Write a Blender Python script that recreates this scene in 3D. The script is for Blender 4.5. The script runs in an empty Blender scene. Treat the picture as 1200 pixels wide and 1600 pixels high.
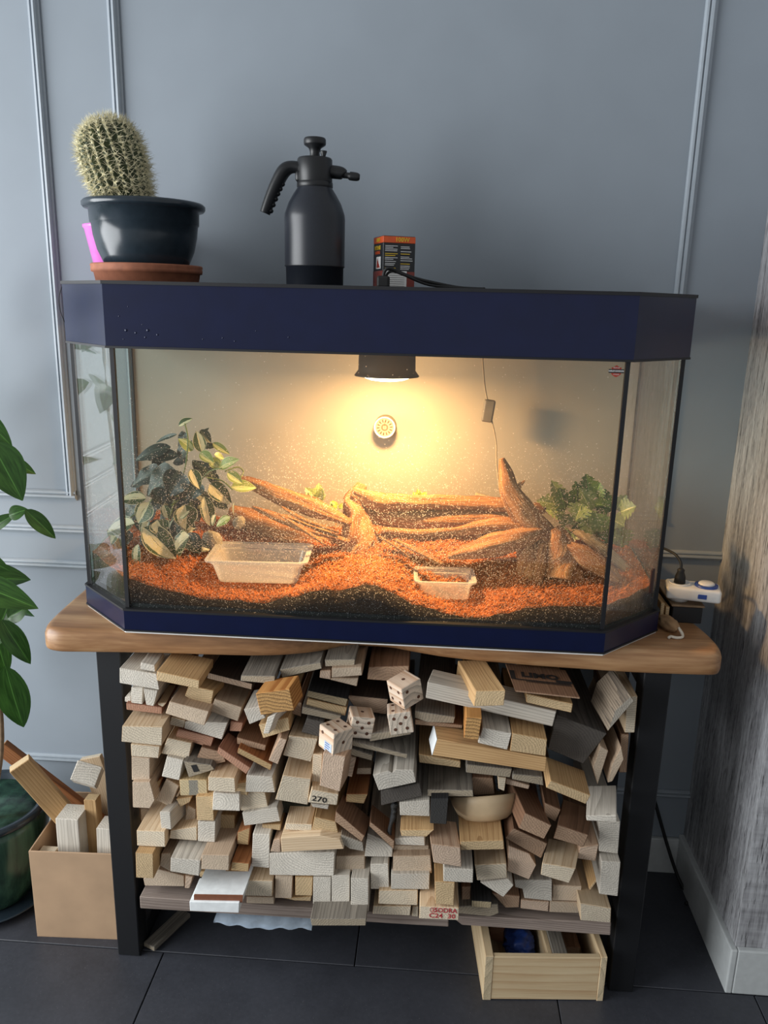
import bpy, bmesh, math, random
from mathutils import Vector, Matrix, noise
random.seed(7)
SC = bpy.context.scene
COL = SC.collection

# ------------------------------------------------------------------ camera
F_PX = 1246.69
YAW, PITCH, ROLL = 0.0616, 0.2538, 0.0233
CAM = Vector((0.1311, -1.4593, 1.4774))
_r = Vector((math.cos(YAW), math.sin(YAW), 0))
_f = Vector((-math.sin(YAW)*math.cos(PITCH), math.cos(YAW)*math.cos(PITCH), -math.sin(PITCH)))
_u = _r.cross(_f)
RV = _r*math.cos(ROLL) + _u*math.sin(ROLL)
UV_ = -_r*math.sin(ROLL) + _u*math.cos(ROLL)
cd = bpy.data.cameras.new('camera')
cd.sensor_fit = 'VERTICAL'; cd.sensor_height = 36.0; cd.lens = F_PX/1600*36.0; cd.clip_start = 0.02
cam = bpy.data.objects.new('camera', cd); COL.objects.link(cam)
m = Matrix((RV, UV_, -_f)).transposed().to_4x4(); m.translation = CAM
cam.matrix_world = m
SC.camera = cam

# ------------------------------------------------------------------ world, daylight, exposure
w = bpy.data.worlds.new('room_ambient'); SC.world = w; w.use_nodes = True
w.node_tree.nodes['Background'].inputs[0].default_value = (0.95, 0.975, 1.0, 1)
w.node_tree.nodes['Background'].inputs[1].default_value = 0.34
ld = bpy.data.lights.new('window_daylight', 'AREA'); ld.shape = 'RECTANGLE'; ld.size = 2.8; ld.size_y = 2.1
ld.energy = 150; ld.color = (0.95, 0.98, 1.0)
lo = bpy.data.objects.new('window_daylight', ld); COL.objects.link(lo)
lo.location = (-2.70, -1.20, 1.40)
lo.rotation_euler = (math.radians(90), 0, math.radians(-90))     # a window in the left wall, facing +X
SC.view_settings.view_transform = 'Standard'; SC.view_settings.look = 'None'
SC.view_settings.gamma = 1.0; SC.view_settings.use_curve_mapping = False
SC.view_settings.exposure = 0.25
SC.cycles.use_denoising = True
SC.cycles.max_bounces = 8; SC.cycles.transparent_max_bounces = 24; SC.cycles.sample_clamp_indirect = 4.0

# ------------------------------------------------------------------ helpers
def at(u, v, Y=None, Z=None, X=None):
    d = _f + RV*((u-600)/F_PX) - UV_*((v-800)/F_PX)
    if Y is not None: t = (Y-CAM.y)/d.y
    elif Z is not None: t = (Z-CAM.z)/d.z
    else: t = (X-CAM.x)/d.x
    return CAM + d*t

def tag(o, label=None, cat=None, group=None, kind=None):
    if label: o['label'] = label
    if cat: o['category'] = cat
    if group: o['group'] = group
    if kind: o['kind'] = kind
    return o

def empty(name, loc, label=None, cat=None, group=None, rz=0.0, kind=None):
    o = bpy.data.objects.new(name, None); COL.objects.link(o)
    o.location = loc; o.rotation_euler = (0, 0, rz); o.empty_display_size = 0.02
    return tag(o, label, cat, group, kind)

def link(name, me, mat, parent=None, smooth=False):
    if smooth:
        for p in me.polygons: p.use_smooth = True
    o = bpy.data.objects.new(name, me); COL.objects.link(o)
    if mat is not None and not me.materials: me.materials.append(mat)
    if parent is not None: o.parent = parent
    return o

def obj(name, bm, mat, parent=None, smooth=False, world=False):
    """world=True: the bmesh is in world coordinates, the parent an unrotated empty"""
    if world and parent is not None:
        bmesh.ops.translate(bm, verts=bm.verts, vec=-Vector(parent.location))
    bmesh.ops.recalc_face_normals(bm, faces=bm.faces)
    me = bpy.data.meshes.new(name); bm.to_mesh(me); bm.free()
    return link(name, me, mat, parent, smooth)

def single(name, bm, mat, label, cat, smooth=False, group=None, kind=None):
    """one-mesh thing; origin put at the centre of its base"""
    lo_ = Vector((min(v.co[i] for v in bm.verts) for i in range(3))); hi = Vector((max(v.co[i] for v in bm.verts) for i in range(3)))
    o_ = Vector(((lo_.x+hi.x)/2, (lo_.y+hi.y)/2, lo_.z))
    bmesh.ops.translate(bm, verts=bm.verts, vec=-o_)
    o = obj(name, bm, mat, None, smooth); o.location = o_
    return tag(o, label, cat, group, kind)

def BM(): return bmesh.new()

def box(bm, x0, x1, y0, y1, z0, z1, bev=0.0, seg=1, mtx=None):
    vs = [bm.verts.new((x, y, z)) for z in (z0, z1) for y in (y0, y1) for x in (x0, x1)]
    fs = [bm.faces.new([vs[i] for i in q]) for q in ((0,2,3,1), (4,5,7,6), (0,1,5,4), (2,6,7,3), (0,4,6,2), (1,3,7,5))]
    if bev > 0:
        es = list({e for f in fs for e in f.edges})
        r = bmesh.ops.bevel(bm, geom=es, offset=bev, segments=seg, profile=0.5, affect='EDGES')
        vs = list({v for f in r['faces'] for v in f.verts} | {v for v in vs if v.is_valid})
    if mtx is not None: bmesh.ops.transform(bm, matrix=mtx, verts=vs)
    return bm

def prism(bm, pts, z0, z1, bev=0.0, seg=1):
    lo_ = [bm.verts.new((p[0], p[1], z0)) for p in pts]; hi = [bm.verts.new((p[0], p[1], z1)) for p in pts]
    n = len(pts); fs = [bm.faces.new(lo_[::-1]), bm.faces.new(hi)]
    for i in range(n): fs.append(bm.faces.new((lo_[i], lo_[(i+1) % n], hi[(i+1) % n], hi[i])))
    if bev > 0:
        bmesh.ops.bevel(bm, geom=list({e for f in fs for e in f.edges}), offset=bev, segments=seg, profile=0.5, affect='EDGES')
    return bm

def lathe(bm, prof, seg=40, c=(0, 0, 0), mtx=None, cap=True):
    rings = []
    for r, z in prof:
        rings.append([bm.verts.new((c[0]+r*math.cos(2*math.pi*i/seg), c[1]+r*math.sin(2*math.pi*i/seg), c[2]+z)) for i in range(seg)])
    for a, b in zip(rings, rings[1:]):
        for i in range(seg): bm.faces.new((a[i], a[(i+1) % seg], b[(i+1) % seg], b[i]))
    if cap:
        if prof[0][0] > 1e-6: bm.faces.new(rings[0][::-1])
        if prof[-1][0] > 1e-6: bm.faces.new(rings[-1])
    if mtx is not None: bmesh.ops.transform(bm, matrix=mtx, verts=[v for r_ in rings for v in r_])
    return bm

def smooth_path(pts, n):
    """Catmull-Rom through points that are tuples of any length"""
    out = []; P = [pts[0]] + list(pts) + [pts[-1]]
    for i in range(1, len(P)-2):
        for k in range(n):
            t = k/n
            out.append(tuple(0.5*((2*b) + (-a+c)*t + (2*a-5*b+4*c-d)*t*t + (-a+3*b-3*c+d)*t**3)
                             for a, b, c, d in zip(P[i-1], P[i], P[i+1], P[i+2])))
    out.append(tuple(pts[-1])); return out

def tube(bm, pts, r=0.003, seg=8, n=6, flat=1.0, rough=0.0, seed=0.0, ridges=5, uv=False):
    """pts: (x,y,z) or (x,y,z,r); flat squeezes the section; rough adds ridges along the grain"""
    pts = [tuple(p) if len(p) == 4 else (p[0], p[1], p[2], r) for p in pts]
    sp = smooth_path(pts, n) if len(pts) > 2 or n > 1 else pts
    rings = []; L = 0.0; prev = None; up = Vector((0.02, 0.05, 1)).normalized(); vl = []
    for i, p in enumerate(sp):
        a = Vector(sp[max(i-1, 0)][:3]); b = Vector(sp[min(i+1, len(sp)-1)][:3]); t = (b-a)
        t = t.normalized() if t.length > 1e-9 else Vector((0, 0, 1))
        s = t.cross(up); s = s.normalized() if s.length > 0.05 else Vector((1, 0, 0))
        q = s.cross(t).normalized(); c = Vector(p[:3])
        if prev is not None: L += (c-prev).length
        prev = c; ring = []
        for k in range(seg):
            an = 2*math.pi*k/seg; rr = max(p[3], 2e-4)
            if rough:
                rr *= 1 + rough*(noise.noise((math.cos(an)*ridges*.5+seed, math.sin(an)*ridges*.5, L*6+seed)) +
                                 0.7*noise.noise((math.cos(an)*ridges+seed, math.sin(an)*ridges+5, L*22)))
            ring.append(bm.verts.new(c + s*math.cos(an)*rr + q*math.sin(an)*rr*flat))
        rings.append(ring); vl.append(L)
    lay = bm.loops.layers.uv.verify() if uv else None
    for j, (a, b) in enumerate(zip(rings, rings[1:])):
        for k in range(seg):
            f = bm.faces.new((a[k], a[(k+1) % seg], b[(k+1) % seg], b[k]))
            if uv:
                for lp, (uu, vv) in zip(f.loops, ((k, j), (k+1, j), (k+1, j+1), (k, j+1))): lp[lay].uv = (uu/seg, vl[vv])
    bm.faces.new(rings[0][::-1]); bm.faces.new(rings[-1])
    return bm

def frame(o, x, y, z):
    m = Matrix((x, y, z)).transposed().to_4x4(); m.translation = o; return m

def text_mesh(name, s, size, mat, parent, mtx, extrude=0.0002, bold=0.0):
    cu = bpy.data.curves.new(name, 'FONT'); cu.body = s; cu.size = size; cu.extrude = extrude; cu.offset = bold
    cu.align_x = 'CENTER'; cu.align_y = 'CENTER'; cu.resolution_u = 2
    t = bpy.data.objects.new(name, cu); COL.objects.link(t)
    dg = bpy.context.evaluated_depsgraph_get(); dg.update()
    me = bpy.data.meshes.new_from_object(t.evaluated_get(dg))
    bpy.data.objects.remove(t); bpy.data.curves.remove(cu)
    me.materials.clear(); o = link(name, me, mat, parent); o.matrix_local = mtx
    return o

# ------------------------------------------------------------------ materials
def lin(c):
    return tuple((x/255/12.92 if x/255 <= 0.04045 else ((x/255+0.055)/1.055)**2.4) for x in c) + (1.0,)

class NT:
    def __init__(s, name):
        s.m = bpy.data.materials.new(name); s.m.use_nodes = True; s.t = s.m.node_tree
        s.b = s.t.nodes['Principled BSDF']; s.out = s.t.nodes['Material Output']
    def n(s, typ, **kw):
        nd = s.t.nodes.new(typ)
        for k, v in kw.items():
            if k.startswith('i_'): nd.inputs[int(k[2:])].default_value = v
            else: setattr(nd, k, v)
        return nd
    def l(s, a, ao, b, bi):
        s.t.links.new(a.outputs[ao], b.inputs[bi])
    def math(s, op, a, b=None, c=None):
        nd = s.n('ShaderNodeMath', operation=op)
        for i, x in enumerate((a, b, c)):
            if x is None: continue
            if isinstance(x, tuple): s.l(x[0], x[1], nd, i)
            else: nd.inputs[i].default_value = x
        return (nd, 0)
    def mix(s, fac, a, b, blend='MIX'):
        nd = s.n('ShaderNodeMix', data_type='RGBA', blend_type=blend)
        for i, x in ((0, fac), (6, a), (7, b)):
            if isinstance(x, tuple) and len(x) == 2: s.l(x[0], x[1], nd, i)
            else: nd.inputs[i].default_value = x
        return (nd, 2)
    def noise(s, co, scale, detail=4.0, rough=0.5, out=0):
        nd = s.n('ShaderNodeTexNoise'); nd.inputs['Scale'].default_value = scale
        nd.inputs['Detail'].default_value = detail; nd.inputs['Roughness'].default_value = rough
        if co is not None: s.l(co[0], co[1], nd, 'Vector')
        return (nd, out)
    def mapping(s, co, scale=(1, 1, 1), loc=(0, 0, 0), rot=(0, 0, 0)):
        nd = s.n('ShaderNodeMapping'); nd.inputs['Scale'].default_value = scale; nd.inputs['Location'].default_value = loc; nd.inputs['Rotation'].default_value = rot
        s.l(co[0], co[1], nd, 0); return (nd, 0)
    def ramp(s, x, stops):
        nd = s.n('ShaderNodeValToRGB'); e = nd.color_ramp.elements
        while len(e) < len(stops): e.new(0.5)
        for el, (p, c) in zip(e, stops): el.position = p; el.color = c
        s.l(x[0], x[1], nd, 0); return (nd, 0)
    def coord(s, which='Object'): return (s.n('ShaderNodeTexCoord'), which)
    def base(s, x):
        if len(x) == 2: s.l(x[0], x[1], s.b, 'Base Color')
        else: s.b.inputs['Base Color'].default_value = x
    def bump(s, h, strength=0.2, dist=0.001):
        nd = s.n('ShaderNodeBump'); nd.inputs['Strength'].default_value = strength; nd.inputs['Distance'].default_value = dist
        s.l(h[0], h[1], nd, 'Height'); s.l(nd, 0, s.b, 'Normal')
    def set(s, **kw):
        for k, v in kw.items(): s.b.inputs[k.replace('_', ' ')].default_value = v
        return s.m

def plain(name, rgb, rough=0.5, metal=0.0, var=0.06, scale=60, spec=0.5, bump=0.0):
    s = NT(name); c = lin(rgb); co = s.coord()
    nz = s.noise(co, scale, 4)
    d = tuple(x*(1-var*2) for x in c[:3]) + (1,); h = tuple(min(1, x*(1+var*2)) for x in c[:3]) + (1,)
    s.base(s.ramp(nz, [(0.3, d), (0.7, h)]))
    if bump: s.bump(s.noise(co, scale*4, 3), bump, 0.001)
    m_ = s.set(Roughness=rough, Metallic=metal); s.b.inputs['Specular IOR Level'].default_value = spec
    return m_

def wood(name, dark, light, end, ring=0.005, far=0.0, endrough=0.5, stain=None, rough=0.75, weather=0.0, contrast=1.0):
    """solid timber: rings around an axis along local Y, so ends show rings and sides show grain"""
    s = NT(name); co = s.coord(); inf = s.n('ShaderNodeObjectInfo')
    rnd = (inf, 'Random')
    wn = s.n('ShaderNodeTexWhiteNoise', noise_dimensions='1D'); s.l(inf, 'Random', wn, 'W')
    off = s.n('ShaderNodeVectorMath', operation='MULTIPLY_ADD'); s.l(wn, 'Color', off, 0)
    off.inputs[1].default_value = (0.13, 3.0, 0.13); off.inputs[2].default_value = (-0.065, 0, -0.065 + far)
    add = s.n('ShaderNodeVectorMath', operation='ADD'); s.l(co[0], co[1], add, 0); s.l(off, 0, add, 1)
    p = (add, 0)
    pm = s.mapping(p, (9, 1.2, 9)); wob = s.noise(pm, 1.0, 3)
    sep = s.n('ShaderNodeSeparateXYZ'); s.l(p[0], p[1], sep, 0)
    r = s.math('SQRT', s.math('ADD', s.math('POWER', (sep, 0), 2.0), s.math('POWER', (sep, 2), 2.0)))
    r = s.math('ADD', r, s.math('MULTIPLY', wob, 0.045))
    fr = s.math('FRACT', s.math('DIVIDE', r, ring))
    band = s.math('POWER', fr, 2.2)
    fib = s.noise(s.mapping(p, (420, 9, 420)), 1.0, 3, 0.6)
    blot = s.noise(s.mapping(p, (18, 5, 18)), 1.0, 4)
    g = s.math('ADD', s.math('MULTIPLY', band, 0.36*contrast), s.math('ADD', s.math('MULTIPLY', fib, 0.45), s.math('MULTIPLY', blot, 0.60)))
    side = s.ramp(g, [(0.30, lin(light)), (0.95, lin(dark))])
    if weather:
        gw = s.noise(s.mapping(p, (60, 4, 60), (3, 1, 2)), 1.0, 5)
        side = s.mix(s.math('MULTIPLY', s.math('GREATER_THAN', gw, 0.55), weather), side, lin((62, 58, 54)))
    # end grain
    speck = s.noise(s.mapping(p, (330, 330, 330)), 1.0, 2, 0.7)
    ge = s.math('ADD', s.math('MULTIPLY', band, 0.36*contrast), s.math('ADD', s.math('MULTIPLY', speck, 0.45*endrough*2), s.math('MULTIPLY', blot, 0.35)))
    de = tuple(int(x*0.66) for x in end)
    endc = s.ramp(ge, [(0.28, lin(end)), (0.95, lin(de))])
    if stain:
        so = s.n('ShaderNodeSeparateXYZ'); s.l(co[0], co[1], so, 0)
        k = s.math('LESS_THAN', s.math('ADD', s.math('ABSOLUTE', (so, 0)), s.math('MULTIPLY', speck, 0.012)), 0.016)
        endc = s.mix(s.math('MULTIPLY', k, 0.65), endc, lin(stain))
    tc = co[0]; sn = s.n('ShaderNodeSeparateXYZ'); s.l(tc, 'Normal', sn, 0)
    em = s.math('GREATER_THAN', s.math('ABSOLUTE', (sn, 1)), 0.8)
    col = s.mix(em, side, endc)
    hv = s.n('ShaderNodeHueSaturation'); hv.inputs['Saturation'].default_value = 1.0
    s.l(s.math('ADD', s.math('MULTIPLY', rnd, 0.30), 0.84)[0], 0, hv, 'Value'); s.l(col[0], col[1], hv, 'Color')
    s.l(hv, 0, s.b, 'Base Color')
    s.bump(s.math('ADD', s.math('MULTIPLY', speck, em), s.math('MULTIPLY', fib, 0.5)), 0.6, 0.002)
    s.b.inputs['Specular IOR Level'].default_value = 0.25
    return s.set(Roughness=rough)

M = {}
M['white'] = wood('whitewashed_wood', (160, 152, 140), (222, 214, 200), (228, 220, 206))
M['pale'] = wood('pale_pine', (176, 146, 112), (222, 200, 168), (228, 213, 188))
M['beige'] = wood('beige_pine', (146, 122, 100), (200, 176, 150), (208, 188, 164), contrast=0.6)
M['tan'] = wood('tan_pine', (156, 120, 80), (206, 170, 122), (218, 190, 148))
M['orange'] = wood('orange_pine', (158, 100, 48), (214, 160, 94), (216, 168, 108), ring=0.007, far=0.5, contrast=2.2)
M['orangebrown'] = wood('orange_brown_wood', (120, 74, 44), (168, 112, 70), (196, 166, 122))
M['brown'] = wood('brown_wood', (92, 66, 48), (138, 104, 80), (176, 146, 120))
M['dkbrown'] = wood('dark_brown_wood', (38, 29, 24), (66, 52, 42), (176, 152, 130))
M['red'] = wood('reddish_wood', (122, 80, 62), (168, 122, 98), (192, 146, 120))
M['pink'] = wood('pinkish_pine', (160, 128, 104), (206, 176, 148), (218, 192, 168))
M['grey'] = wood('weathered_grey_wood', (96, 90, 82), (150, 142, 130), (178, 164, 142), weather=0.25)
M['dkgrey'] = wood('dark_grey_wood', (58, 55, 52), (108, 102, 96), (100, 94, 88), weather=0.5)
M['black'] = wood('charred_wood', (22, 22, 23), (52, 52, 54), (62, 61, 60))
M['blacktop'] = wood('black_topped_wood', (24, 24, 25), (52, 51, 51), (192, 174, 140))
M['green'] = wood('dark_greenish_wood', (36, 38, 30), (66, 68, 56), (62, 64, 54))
M['stain'] = wood('blue_stained_pine', (160, 132, 92), (206, 180, 136), (212, 192, 152), stain=(78, 92, 104))
M['moss'] = wood('mottled_wood', (92, 80, 68), (168, 152, 132), (176, 168, 154), weather=0.55)
M['shelf'] = wood('shelf_plank_wood', (112, 98, 90), (162, 148, 138), (160, 146, 134), weather=0.12)
M['crate'] = wood('crate_pine', (190, 156, 116), (226, 206, 168), (220, 200, 165), ring=0.019, contrast=0.8)
M['dice'] = wood('dice_pine', (196, 160, 130), (238, 222, 202), (236, 220, 200), ring=0.012, contrast=1.3)
M['insert'] = plain('brown_hardboard', (122, 74, 50), 0.6)
M['paint'] = plain('white_paint', (228, 232, 232), 0.45, var=0.04)

M['wall'] = plain('grey_wall_paint', (138, 147, 156), 0.6, var=0.012, scale=9, bump=0.05)
M['trim'] = plain('grey_trim_paint', (152, 161, 169), 0.42, var=0.02)
M['skirting'] = plain('skirting_paint', (186, 190, 190), 0.45, var=0.03)
M['navy'] = plain('navy_laminate', (6, 16, 50), 0.28, var=0.05, scale=25, spec=0.45)
M['seam'] = plain('black_edging', (14, 15, 20), 0.5)
M['steel'] = plain('black_powder_coat', (13, 15, 19), 0.55, var=0.1, scale=300)
M['black_pl'] = plain('black_plastic', (20, 22, 25), 0.42, var=0.04, scale=200)
M['bottle'] = plain('black_satin_plastic', (30, 34, 42), 0.36, var=0.04, scale=200)
M['rubber'] = plain('black_rubber', (15, 15, 16), 0.6)
M['darkpot'] = plain('slate_plastic', (38, 48, 56), 0.22, var=0.05)
M['terra'] = plain('terracotta', (150, 92, 66), 0.75, var=0.08, bump=0.1)
M['pinkpl'] = plain('pink_plastic', (222, 120, 205), 0.25, var=0.03)
M['whitepl'] = plain('white_plastic', (228, 226, 222), 0.3, var=0.02)
M['bluepl'] = plain('blue_plastic', (48, 76, 150), 0.35)
M['greypl'] = plain('grey_plastic', (86, 82, 76), 0.5)
M['soil'] = plain('potting_soil', (34, 28, 24), 0.95, var=0.4, scale=240, bump=0.6)
M['card'] = plain('cardboard', (176, 146, 116), 0.8, var=0.05, scale=12)
M['paper'] = plain('paper', (214, 214, 212), 0.7, var=0.02)
M['red_print'] = plain('red_print', (176, 52, 60), 0.7)
M['ink'] = plain('black_print', (26, 24, 24), 0.7)
M['yellow_print'] = plain('yellow_print', (214, 178, 44), 0.6)
M['orange_print'] = plain('orange_print', (206, 84, 36), 0.5)
M['white_print'] = plain('white_print', (200, 200, 200), 0.6)
M['logo_red'] = plain('logo_red', (150, 44, 26), 0.5)
M['boxblack'] = plain('carton_black', (24, 26, 30), 0.4)
M['clip'] = plain('dark_clip', (52, 30, 28), 0.5)
M['bowlwood'] = plain('smooth_bowl_wood', (196, 172, 138), 0.5, var=0.06, scale=18)
M['boxred'] = plain('carton_red', (120, 52, 44), 0.45)
M['stone'] = plain('grey_stone', (150, 140, 124), 0.85, var=0.12, bump=0.4)
M['cloth'] = plain('tan_cloth', (150, 118, 84), 0.9, var=0.1, bump=0.3)
M['cord'] = plain('pale_cord', (206, 196, 180), 0.8)
M['cablegrey'] = plain('grey_cable', (120, 110, 96), 0.6)
M['pip'] = plain('burnt_pip', (92, 58, 40), 0.8)
M['film'] = plain('plastic_film', (190, 205, 220), 0.25)
M['panel'] = plain('back_panel_film', (152, 145, 134), 0.7, var=0.03, scale=7)
M['chrome'] = plain('lamp_reflector', (230, 226, 214), 0.25, metal=0.9)
M['stemgreen'] = plain('green_stem', (92, 110, 60), 0.6)
M['bark'] = plain('grey_stem', (140, 116, 90), 0.8, var=0.12)
M['spine'] = plain('cactus_spine', (226, 218, 184), 0.7, var=0.10)

def make_tabletop():
    s = NT('walnut_slab'); co = s.coord()
    a = s.noise(s.mapping(co, (2.2, 16, 16)), 1.0, 5, 0.6)
    b = s.noise(s.mapping(co, (8, 150, 150)), 1.0, 3)
    g = s.math('ADD', s.math('MULTIPLY', a, 0.75), s.math('MULTIPLY', b, 0.3))
    s.base(s.ramp(g, [(0.32, lin((104, 72, 46))), (0.52, lin((150, 110, 74))), (0.72, lin((190, 152, 110)))]))
    s.bump(b, 0.1, 0.001)
    return s.set(Roughness=0.38)
M['slab'] = make_tabletop()

def make_floor():
    s = NT('slate_floor'); co = s.coord('Generated'); ob = s.coord()
    a = s.noise(ob, 5, 6, 0.6); b = s.noise(ob, 130, 4)
    sp = s.noise(ob, 420, 1)
    g = s.math('ADD', s.math('MULTIPLY', a, 0.7), s.math('MULTIPLY', b, 0.3))
    c = s.ramp(g, [(0.3, lin((42, 44, 50))), (0.7, lin((62, 64, 71)))])
    s.base(s.mix(s.math('GREATER_THAN', sp, 0.76), c, lin((120, 120, 122))))
    s.bump(b, 0.15, 0.001)
    return s.set(Roughness=0.48)
M['floor'] = make_floor()
M['grout'] = plain('grout', (30, 31, 34), 0.9)

def make_silver():
    s = NT('brushed_silver_wallpaper'); co = s.coord()
    a = s.noise(s.mapping(co, (90, 90, 5)), 1.0, 5, 0.7)
    b = s.noise(s.mapping(co, (16, 16, 3)), 1.0, 4)
    c = s.noise(s.mapping(co, (7, 300, 60)), 1.0, 3)
    v = s.noise(s.mapping(co, (260, 260, 14), rot=(0.12, 0.06, 0)), 1.0, 2, 0.7)
    g = s.math('ADD', s.math('MULTIPLY', a, 0.5), s.math('ADD', s.math('MULTIPLY', b, 0.28), s.math('MULTIPLY', c, 0.26)))
    col = s.ramp(g, [(0.36, lin((70, 70, 73))), (0.48, lin((146, 146, 149))), (0.66, lin((204, 206, 209)))])
    s.base(s.mix(s.math('GREATER_THAN', v, 0.63), col, lin((74, 73, 74))))
    s.bump(a, 0.3, 0.001)
    return s.set(Roughness=0.5)
M['silver'] = make_silver()

def make_glass(name, dust=0.0, tint=(0.93, 0.97, 0.95, 1), haze=0.0):
    s = NT(name); s.t.nodes.remove(s.b)
    tr = s.n('ShaderNodeBsdfTransparent'); tr.inputs[0].default_value = tint
    gl = s.n('ShaderNodeBsdfGlossy'); gl.inputs['Roughness'].default_value = 0.015
    lw = s.n('ShaderNodeLayerWeight'); lw.inputs['Blend'].default_value = 0.5
    fr = s.math('ADD', s.math('MULTIPLY', s.math('POWER', (lw, 'Facing'), 3.2), 0.95), 0.035)
    mx = s.n('ShaderNodeMixShader'); s.l(fr[0], 0, mx, 0); s.l(tr, 0, mx, 1); s.l(gl, 0, mx, 2)
    last = mx
    if dust or haze:
        co = s.coord(); vo = s.n('ShaderNodeTexVoronoi'); vo.inputs['Scale'].default_value = 430; s.l(co[0], co[1], vo, 'Vector')
        sep = s.n('ShaderNodeSeparateColor'); s.l(vo, 'Color', sep, 0)
        dot = s.math('LESS_THAN', (vo, 'Distance'), s.math('MULTIPLY', (sep, 1), 0.40))
        so = s.n('ShaderNodeSeparateXYZ'); s.l(co[0], co[1], so, 0)
        # splashed zone: water spots lie thickest over the lower middle of the pane
        hz = s.math('SUBTRACT', 1.0, s.math('MULTIPLY', s.math('ABSOLUTE', s.math('SUBTRACT', (so, 2), 0.185)), 5.6))
        big = s.noise(co, 5, 3)
        den = s.math('MULTIPLY', s.math('ADD', hz, s.math('MULTIPLY', big, 0.7)), dust)
        keep = s.math('LESS_THAN', (sep, 0), s.math('MAXIMUM', den, 0.012*(dust > 0)))
        al = s.math('MULTIPLY', s.math('MULTIPLY', dot, keep), 0.5)
        if haze:
            al = s.math('ADD', al, s.math('MULTIPLY', s.noise(s.mapping(co, (3, 3, 1)), 3.0, 4), haze))
        df = s.n('ShaderNodeBsdfDiffuse'); df.inputs[0].default_value = (0.8, 0.8, 0.8, 1)
        tl = s.n('ShaderNodeBsdfTranslucent'); tl.inputs[0].default_value = (0.9, 0.9, 0.9, 1)
        m1 = s.n('ShaderNodeMixShader'); m1.inputs[0].default_value = 0.85; s.l(df, 0, m1, 1); s.l(tl, 0, m1, 2)
        m2 = s.n('ShaderNodeMixShader'); s.l(al[0], 0, m2, 0); s.l(mx, 0, m2, 1); s.l(m1, 0, m2, 2); last = m2
    s.l(last, 0, s.out, 0)
    return s.m
M['glass_front'] = make_glass('spotted_glass', 0.55, haze=0.03)
M['glass'] = make_glass('clear_glass', 0.10, haze=0.05)
M['glass_clear'] = make_glass('side_glass', 0.0)

def make_tub():
    s = NT('clear_plastic'); s.t.nodes.remove(s.b)
    tr = s.n('ShaderNodeBsdfTransparent'); tr.inputs[0].default_value = (0.96, 0.96, 0.96, 1)
    gl = s.n('ShaderNodeBsdfGlossy'); gl.inputs['Roughness'].default_value = 0.12
    df = s.n('ShaderNodeBsdfDiffuse'); df.inputs[0].default_value = (0.85, 0.85, 0.85, 1)
    tl = s.n('ShaderNodeBsdfTranslucent'); tl.inputs[0].default_value = (0.85, 0.85, 0.85, 1)
    a = s.n('ShaderNodeMixShader'); a.inputs[0].default_value = 0.5; s.l(df, 0, a, 1); s.l(tl, 0, a, 2)
    b = s.n('ShaderNodeMixShader'); b.inputs[0].default_value = 0.46; s.l(tr, 0, b, 1); s.l(a, 0, b, 2)
    c = s.n('ShaderNodeMixShader'); c.inputs[0].default_value = 0.08; s.l(b, 0, c, 1); s.l(gl, 0, c, 2)
    s.l(c, 0, s.out, 0); return s.m
M['tub'] = make_tub()

def make_fibre(name, lo_, hi):
    s = NT(name); co = s.coord()
    a = s.noise(co, 260, 4, 0.7); b = s.noise(co, 22, 3)
    g = s.math('ADD', s.math('MULTIPLY', a, 0.7), s.math('MULTIPLY', b, 0.3))
    s.base(s.ramp(g, [(0.35, lin(lo_)), (0.65, lin(hi))]))
    s.bump(a, 0.6, 0.004)
    s.b.inputs['Specular IOR Level'].default_value = 0.15
    return s.set(Roughness=0.9)
M['coir'] = make_fibre('coconut_fibre_bed', (92, 50, 28), (184, 104, 58))
M['coir_shade'] = make_fibre('shaded_bedding', (38, 27, 20), (78, 54, 38))  # darker copy of the fibre: the unlit side behind the pane, painted as colour
M['strand'] = make_fibre('coconut_strand', (120, 66, 38), (220, 132, 78))

def make_drift(name, lo_, mid, hi):
    s = NT(name); uv = s.coord('UV')
    a = s.noise(s.mapping(uv, (9, 9, 1)), 1.0, 5, 0.65); b = s.noise(s.mapping(uv, (40, 14, 1)), 1.0, 4, 0.7)
    g = s.math('ADD', s.math('MULTIPLY', a, 0.55), s.math('MULTIPLY', b, 0.5))
    s.base(s.ramp(g, [(0.36, lin(lo_)), (0.5, lin(mid)), (0.68, lin(hi))]))
    s.bump(b, 0.9, 0.006)
    s.b.inputs['Specular IOR Level'].default_value = 0.2
    return s.set(Roughness=0.8)
M['drift'] = make_drift('driftwood', (70, 44, 30), (150, 100, 66), (196, 148, 100))
M['cork'] = make_drift('pale_driftwood', (110, 90, 72), (176, 152, 124), (206, 186, 156))

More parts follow.
